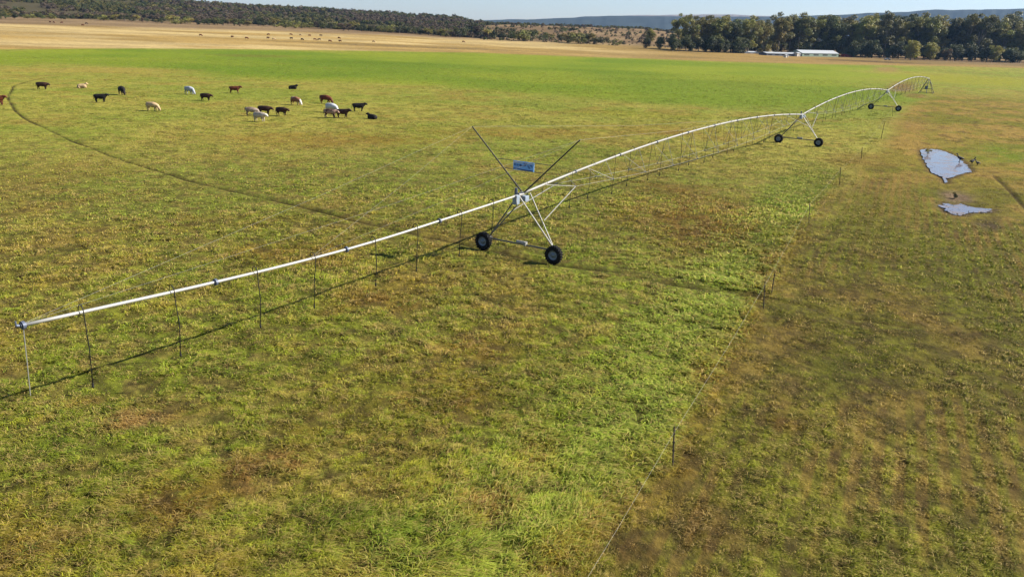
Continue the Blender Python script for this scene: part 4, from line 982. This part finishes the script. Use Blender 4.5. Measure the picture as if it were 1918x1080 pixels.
# ------------------------------------------------------------------ distant escarpments
def ridge(name, sky_px, dist, depth, rough, tone, seed):
    xs = [q[0] for q in sky_px]; ys = [q[1] for q in sky_px]
    cols_ = np.arange(xs[0], xs[-1] + 1, 4.0); rows = np.array([-1.0, -.6, -.35, -.15, 0, .15, 1.0])
    V, C = [], []
    for cx in cols_:
        az = az_of(cx); dd = pix_ray(cx, np.interp(cx, xs, ys)); el = dd[2] / math.hypot(dd[0], dd[1])
        hgt = CAMH + el * dist + (fbm(np.array([cx]), np.array([0.]), 30, 4, seed)[0] - .5) * rough
        for q, f in zip(rows, [0, .42, .66, .88, 1, .97, 0]):
            r = dist + q * depth * (0.45 if q < 0 else 1); zz = (hgt + 30) * f - 30
            if 0 < f < 1: zz += (fbm(np.array([cx * 1.0]), np.array([q * 50.]), 9, 3, seed + 1)[0] - .5) * hgt * .12
            V.append((math.sin(az) * r, math.cos(az) * r, zz))
    nR = len(rows); nC = len(cols_); idx = np.arange(nR * nC).reshape(nC, nR)
    Fq = np.stack([idx[:-1, :-1], idx[1:, :-1], idx[1:, 1:], idx[:-1, 1:]], -1).reshape(-1, 4)
    mt = nmat(name + '_cover', tone, 0.95, 0, .05, 0.45, 0.012, 0, 1)
    o = mesh_np(name, np.array(V), Fq, mt, smooth=True); tag(o, kind='structure'); return o
ridge('hills', [(860, 40), (930, 37.5), (985, 36.5), (1030, 35), (1078, 33.5), (1095, 31), (1150, 30), (1200, 30.5), (1260, 31), (1330, 32), (1450, 31), (1500, 30), (1560, 28), (1610, 25), (1690, 23), (1715, 20), (1740, 18.5), (1800, 18), (1850, 17), (1900, 16), (1960, 15), (2100, 14), (2500, 16), (3000, 30)], 5200, 1500, 6, (.040, .050, .046), 7)
ridge('hills', [(1100, 33), (1160, 29.5), (1220, 28.5), (1270, 28), (1310, 27), (1370, 27), (1400, 29), (1480, 32), (1600, 36)], 9000, 2000, 8, (.20, .16, .12), 17)

# ------------------------------------------------------------------ farm buildings
white_roof = nmat('white_roof_sheet', (.40, .42, .44), .45, .1, .5, .06, .5)
pale_wall = nmat('pale_wall', (.48, .46, .42), .8, 0, .2, .08, .8)
green_wall = nmat('green_wall_sheet', (.16, .22, .17), .7, 0, .3, .15, .6)
grey_wall = nmat('grey_wall_sheet', (.10, .12, .16), .7, 0, .3, .2, .6)
dark_open = nmat('dark_opening', (.015, .015, .018), .8)
red_m = nmat('red_paint', (.30, .035, .03), .6, 0, .3, .2, 2)
def shed(name, label, a, b, wdt, wh, rh, wall_m, roof_m, openings=0, door=False):
    A = Vector(at(*a)); B = Vector(at(*b)); A.z = B.z = min(A.z, B.z); d = (B - A); Ln = d.length; o = empty(name, (A + B) / 2, math.atan2(d.y, d.x))
    tag(o, label, 'building')
    mb = MB(); hw = wdt / 2; hl = Ln / 2
    V = [(-hl, 0, -.2), (hl, 0, -.2), (hl, wdt, -.2), (-hl, wdt, -.2), (-hl, 0, wh), (hl, 0, wh), (hl, wdt, wh), (-hl, wdt, wh), (-hl, hw, wh + rh), (hl, hw, wh + rh)]
    mb.add(V, [(0, 1, 5, 4), (2, 3, 7, 6), (1, 2, 6, 9, 5), (3, 0, 4, 8, 7)]); mb.build('wall', wall_m, o)
    mb = MB(); e = .35; t = .06
    for sgn in (0, 1):
        y0 = -e if sgn == 0 else wdt + e; z0 = wh - rh * e / hw + .03
        P = [(-hl - e, y0, z0), (hl + e, y0, z0), (hl + e, hw, wh + rh + .03), (-hl - e, hw, wh + rh + .03)]
        Q = [(p[0], p[1], p[2] + t) for p in P]; mb.add(P + Q, [(0, 1, 2, 3), (7, 6, 5, 4), (0, 4, 5, 1), (2, 6, 7, 3), (1, 5, 6, 2), (3, 7, 4, 0)])
    mb.build('roof', roof_m, o)
    for i in range(openings):
        x = -hl + Ln * (i + .5) / openings
        mb = MB(); mb.box((x, -.02, wh * .5), (Ln / openings * .55, .06, wh * .35)); mb.build('window', dark_open, o)
    if door:
        mb = MB(); mb.box((hl * .3, -.02, 1.0), (1.1, .06, 2.0)); mb.build('door', dark_open, o)
    return o
shed('long_shed', 'long low shed with bright white roof and green side wall before the dark trees', (1502, 106), (1570, 107), 12, 2.6, 2.2, green_wall, white_roof, 4)
shed('low_shed', 'long thin low shed with pale grey roof, left of the green walled shed', (1386, 100), (1440, 101.5), 8, 1.2, .7, grey_wall, white_roof, 5)
shed('low_shed', 'low shed with blue grey shaded side joining the long pale roofs', (1436, 104), (1500, 106), 9, 1.8, .9, grey_wall, white_roof, 5)
shed('farmhouse', 'small white building above the low pale roofs', (1432, 98), (1453, 98.5), 7, 2.9, 1.1, pale_wall, white_roof, 0, True)
shed('pump_house', 'tiny white hut at the right end of the low sheds', (1493, 106), (1498, 106), 3, 2.6, .5, pale_wall, white_roof, 0, True)
shed('pump_house', 'tiny white hut standing just below the blue grey shed', (1472, 108), (1476, 108), 2, 1.6, .4, pale_wall, white_roof, 0, True)
shed('red_shed', 'low dark red shed between the white shed and the grove', (1580, 107), (1598, 107.5), 4, 1.6, .7, red_m, red_m, 2)
def pole(px, py, h, label):
    g = at(px, py); o = empty('utility_pole', g); tag(o, label, 'utility pole')
    mb = MB(); mb.tube([(0, 0, -.3), (0, 0, h)], [.16, .10], 8); mb.build('shaft', bark_m, o)
    mb = MB(); mb.box((0, 0, h - .6), (2.0, .12, .12)); mb.build('crossarm', bark_m, o)
    for x in (-.9, 0, .9):
        mb = MB(); mb.lathe([(.05, 0), (.06, .06), (.03, .14), (0, .15)], (x, 0, h - .54 if x else h), (0, 0, 1), 8); mb.build('insulator', pale_wall, o)
pole(1548, 104, 13, 'slender utility pole rising behind the long white shed')
pole(1493, 104, 14, 'slender utility pole left of the long white shed')
# parked farm vehicle
def pickup(px, py, label):
    g = at(px, py); o = empty('pickup_truck', g, math.radians(6)); tag(o, label, 'pickup truck')
    pm = nmat('pale_grey_paint', (.38, .39, .40), .4, .2, .5)
    prof = [(-2.5, .45), (2.45, .45), (2.5, .95), (1.5, 1.1), (.95, 1.7), (-.45, 1.72), (-.65, 1.12), (-2.5, 1.12)]
    mb = MB(); V = [(x, -.85, z) for x, z in prof] + [(x, .85, z) for x, z in prof]; n = len(prof)
    mb.add(V, [tuple(range(n)), tuple(reversed(range(n, 2 * n)))] + [(i, n + i, n + (i + 1) % n, (i + 1) % n) for i in range(n)]); mb.build('body', pm, o, bevel=.05)
    for sd in (-1, 1):
        mb = MB(); V = [(1.3, sd * .86, 1.15), (.9, sd * .86, 1.6), (-.35, sd * .86, 1.6), (-.45, sd * .86, 1.15)]; W_ = [(v[0], v[1] + sd * .01, v[2]) for v in V]
        mb.add(V + W_, [(0, 1, 2, 3), (7, 6, 5, 4), (0, 4, 5, 1), (1, 5, 6, 2), (2, 6, 7, 3), (3, 7, 4, 0)]); mb.build('side_window', dark_open, o)
    for x in (-1.55, 1.6):
        for y in (-.8, .8):
            mb = MB(); mb.lathe([(0, -.12), (.36, -.12), (.38, 0), (.36, .12), (0, .12)], (x, y, .38), (0, 1, 0), 16); mb.build('wheel', rubber, o)
pickup(1662, 113, 'pale grey pickup truck parked on the dry grass before the grove')

# ------------------------------------------------------------------ haze
hz = MB(); hz.box((0, 4500, 240), (26000, 17500, 640))
haze_m = bpy.data.materials.new('haze'); haze_m.use_nodes = True; nt = haze_m.node_tree
for n_ in list(nt.nodes):
    if n_.type == 'BSDF_PRINCIPLED': nt.nodes.remove(n_)
pv = nt.nodes.new('ShaderNodeVolumePrincipled'); pv.inputs['Color'].default_value = (.32, .56, 1.0, 1); pv.inputs['Density'].default_value = 0.000038; pv.inputs['Anisotropy'].default_value = 0.2
nt.links.new(pv.outputs[0], nt.nodes['Material Output'].inputs['Volume'])
ho = hz.build('haze', haze_m); tag(ho, kind='stuff')
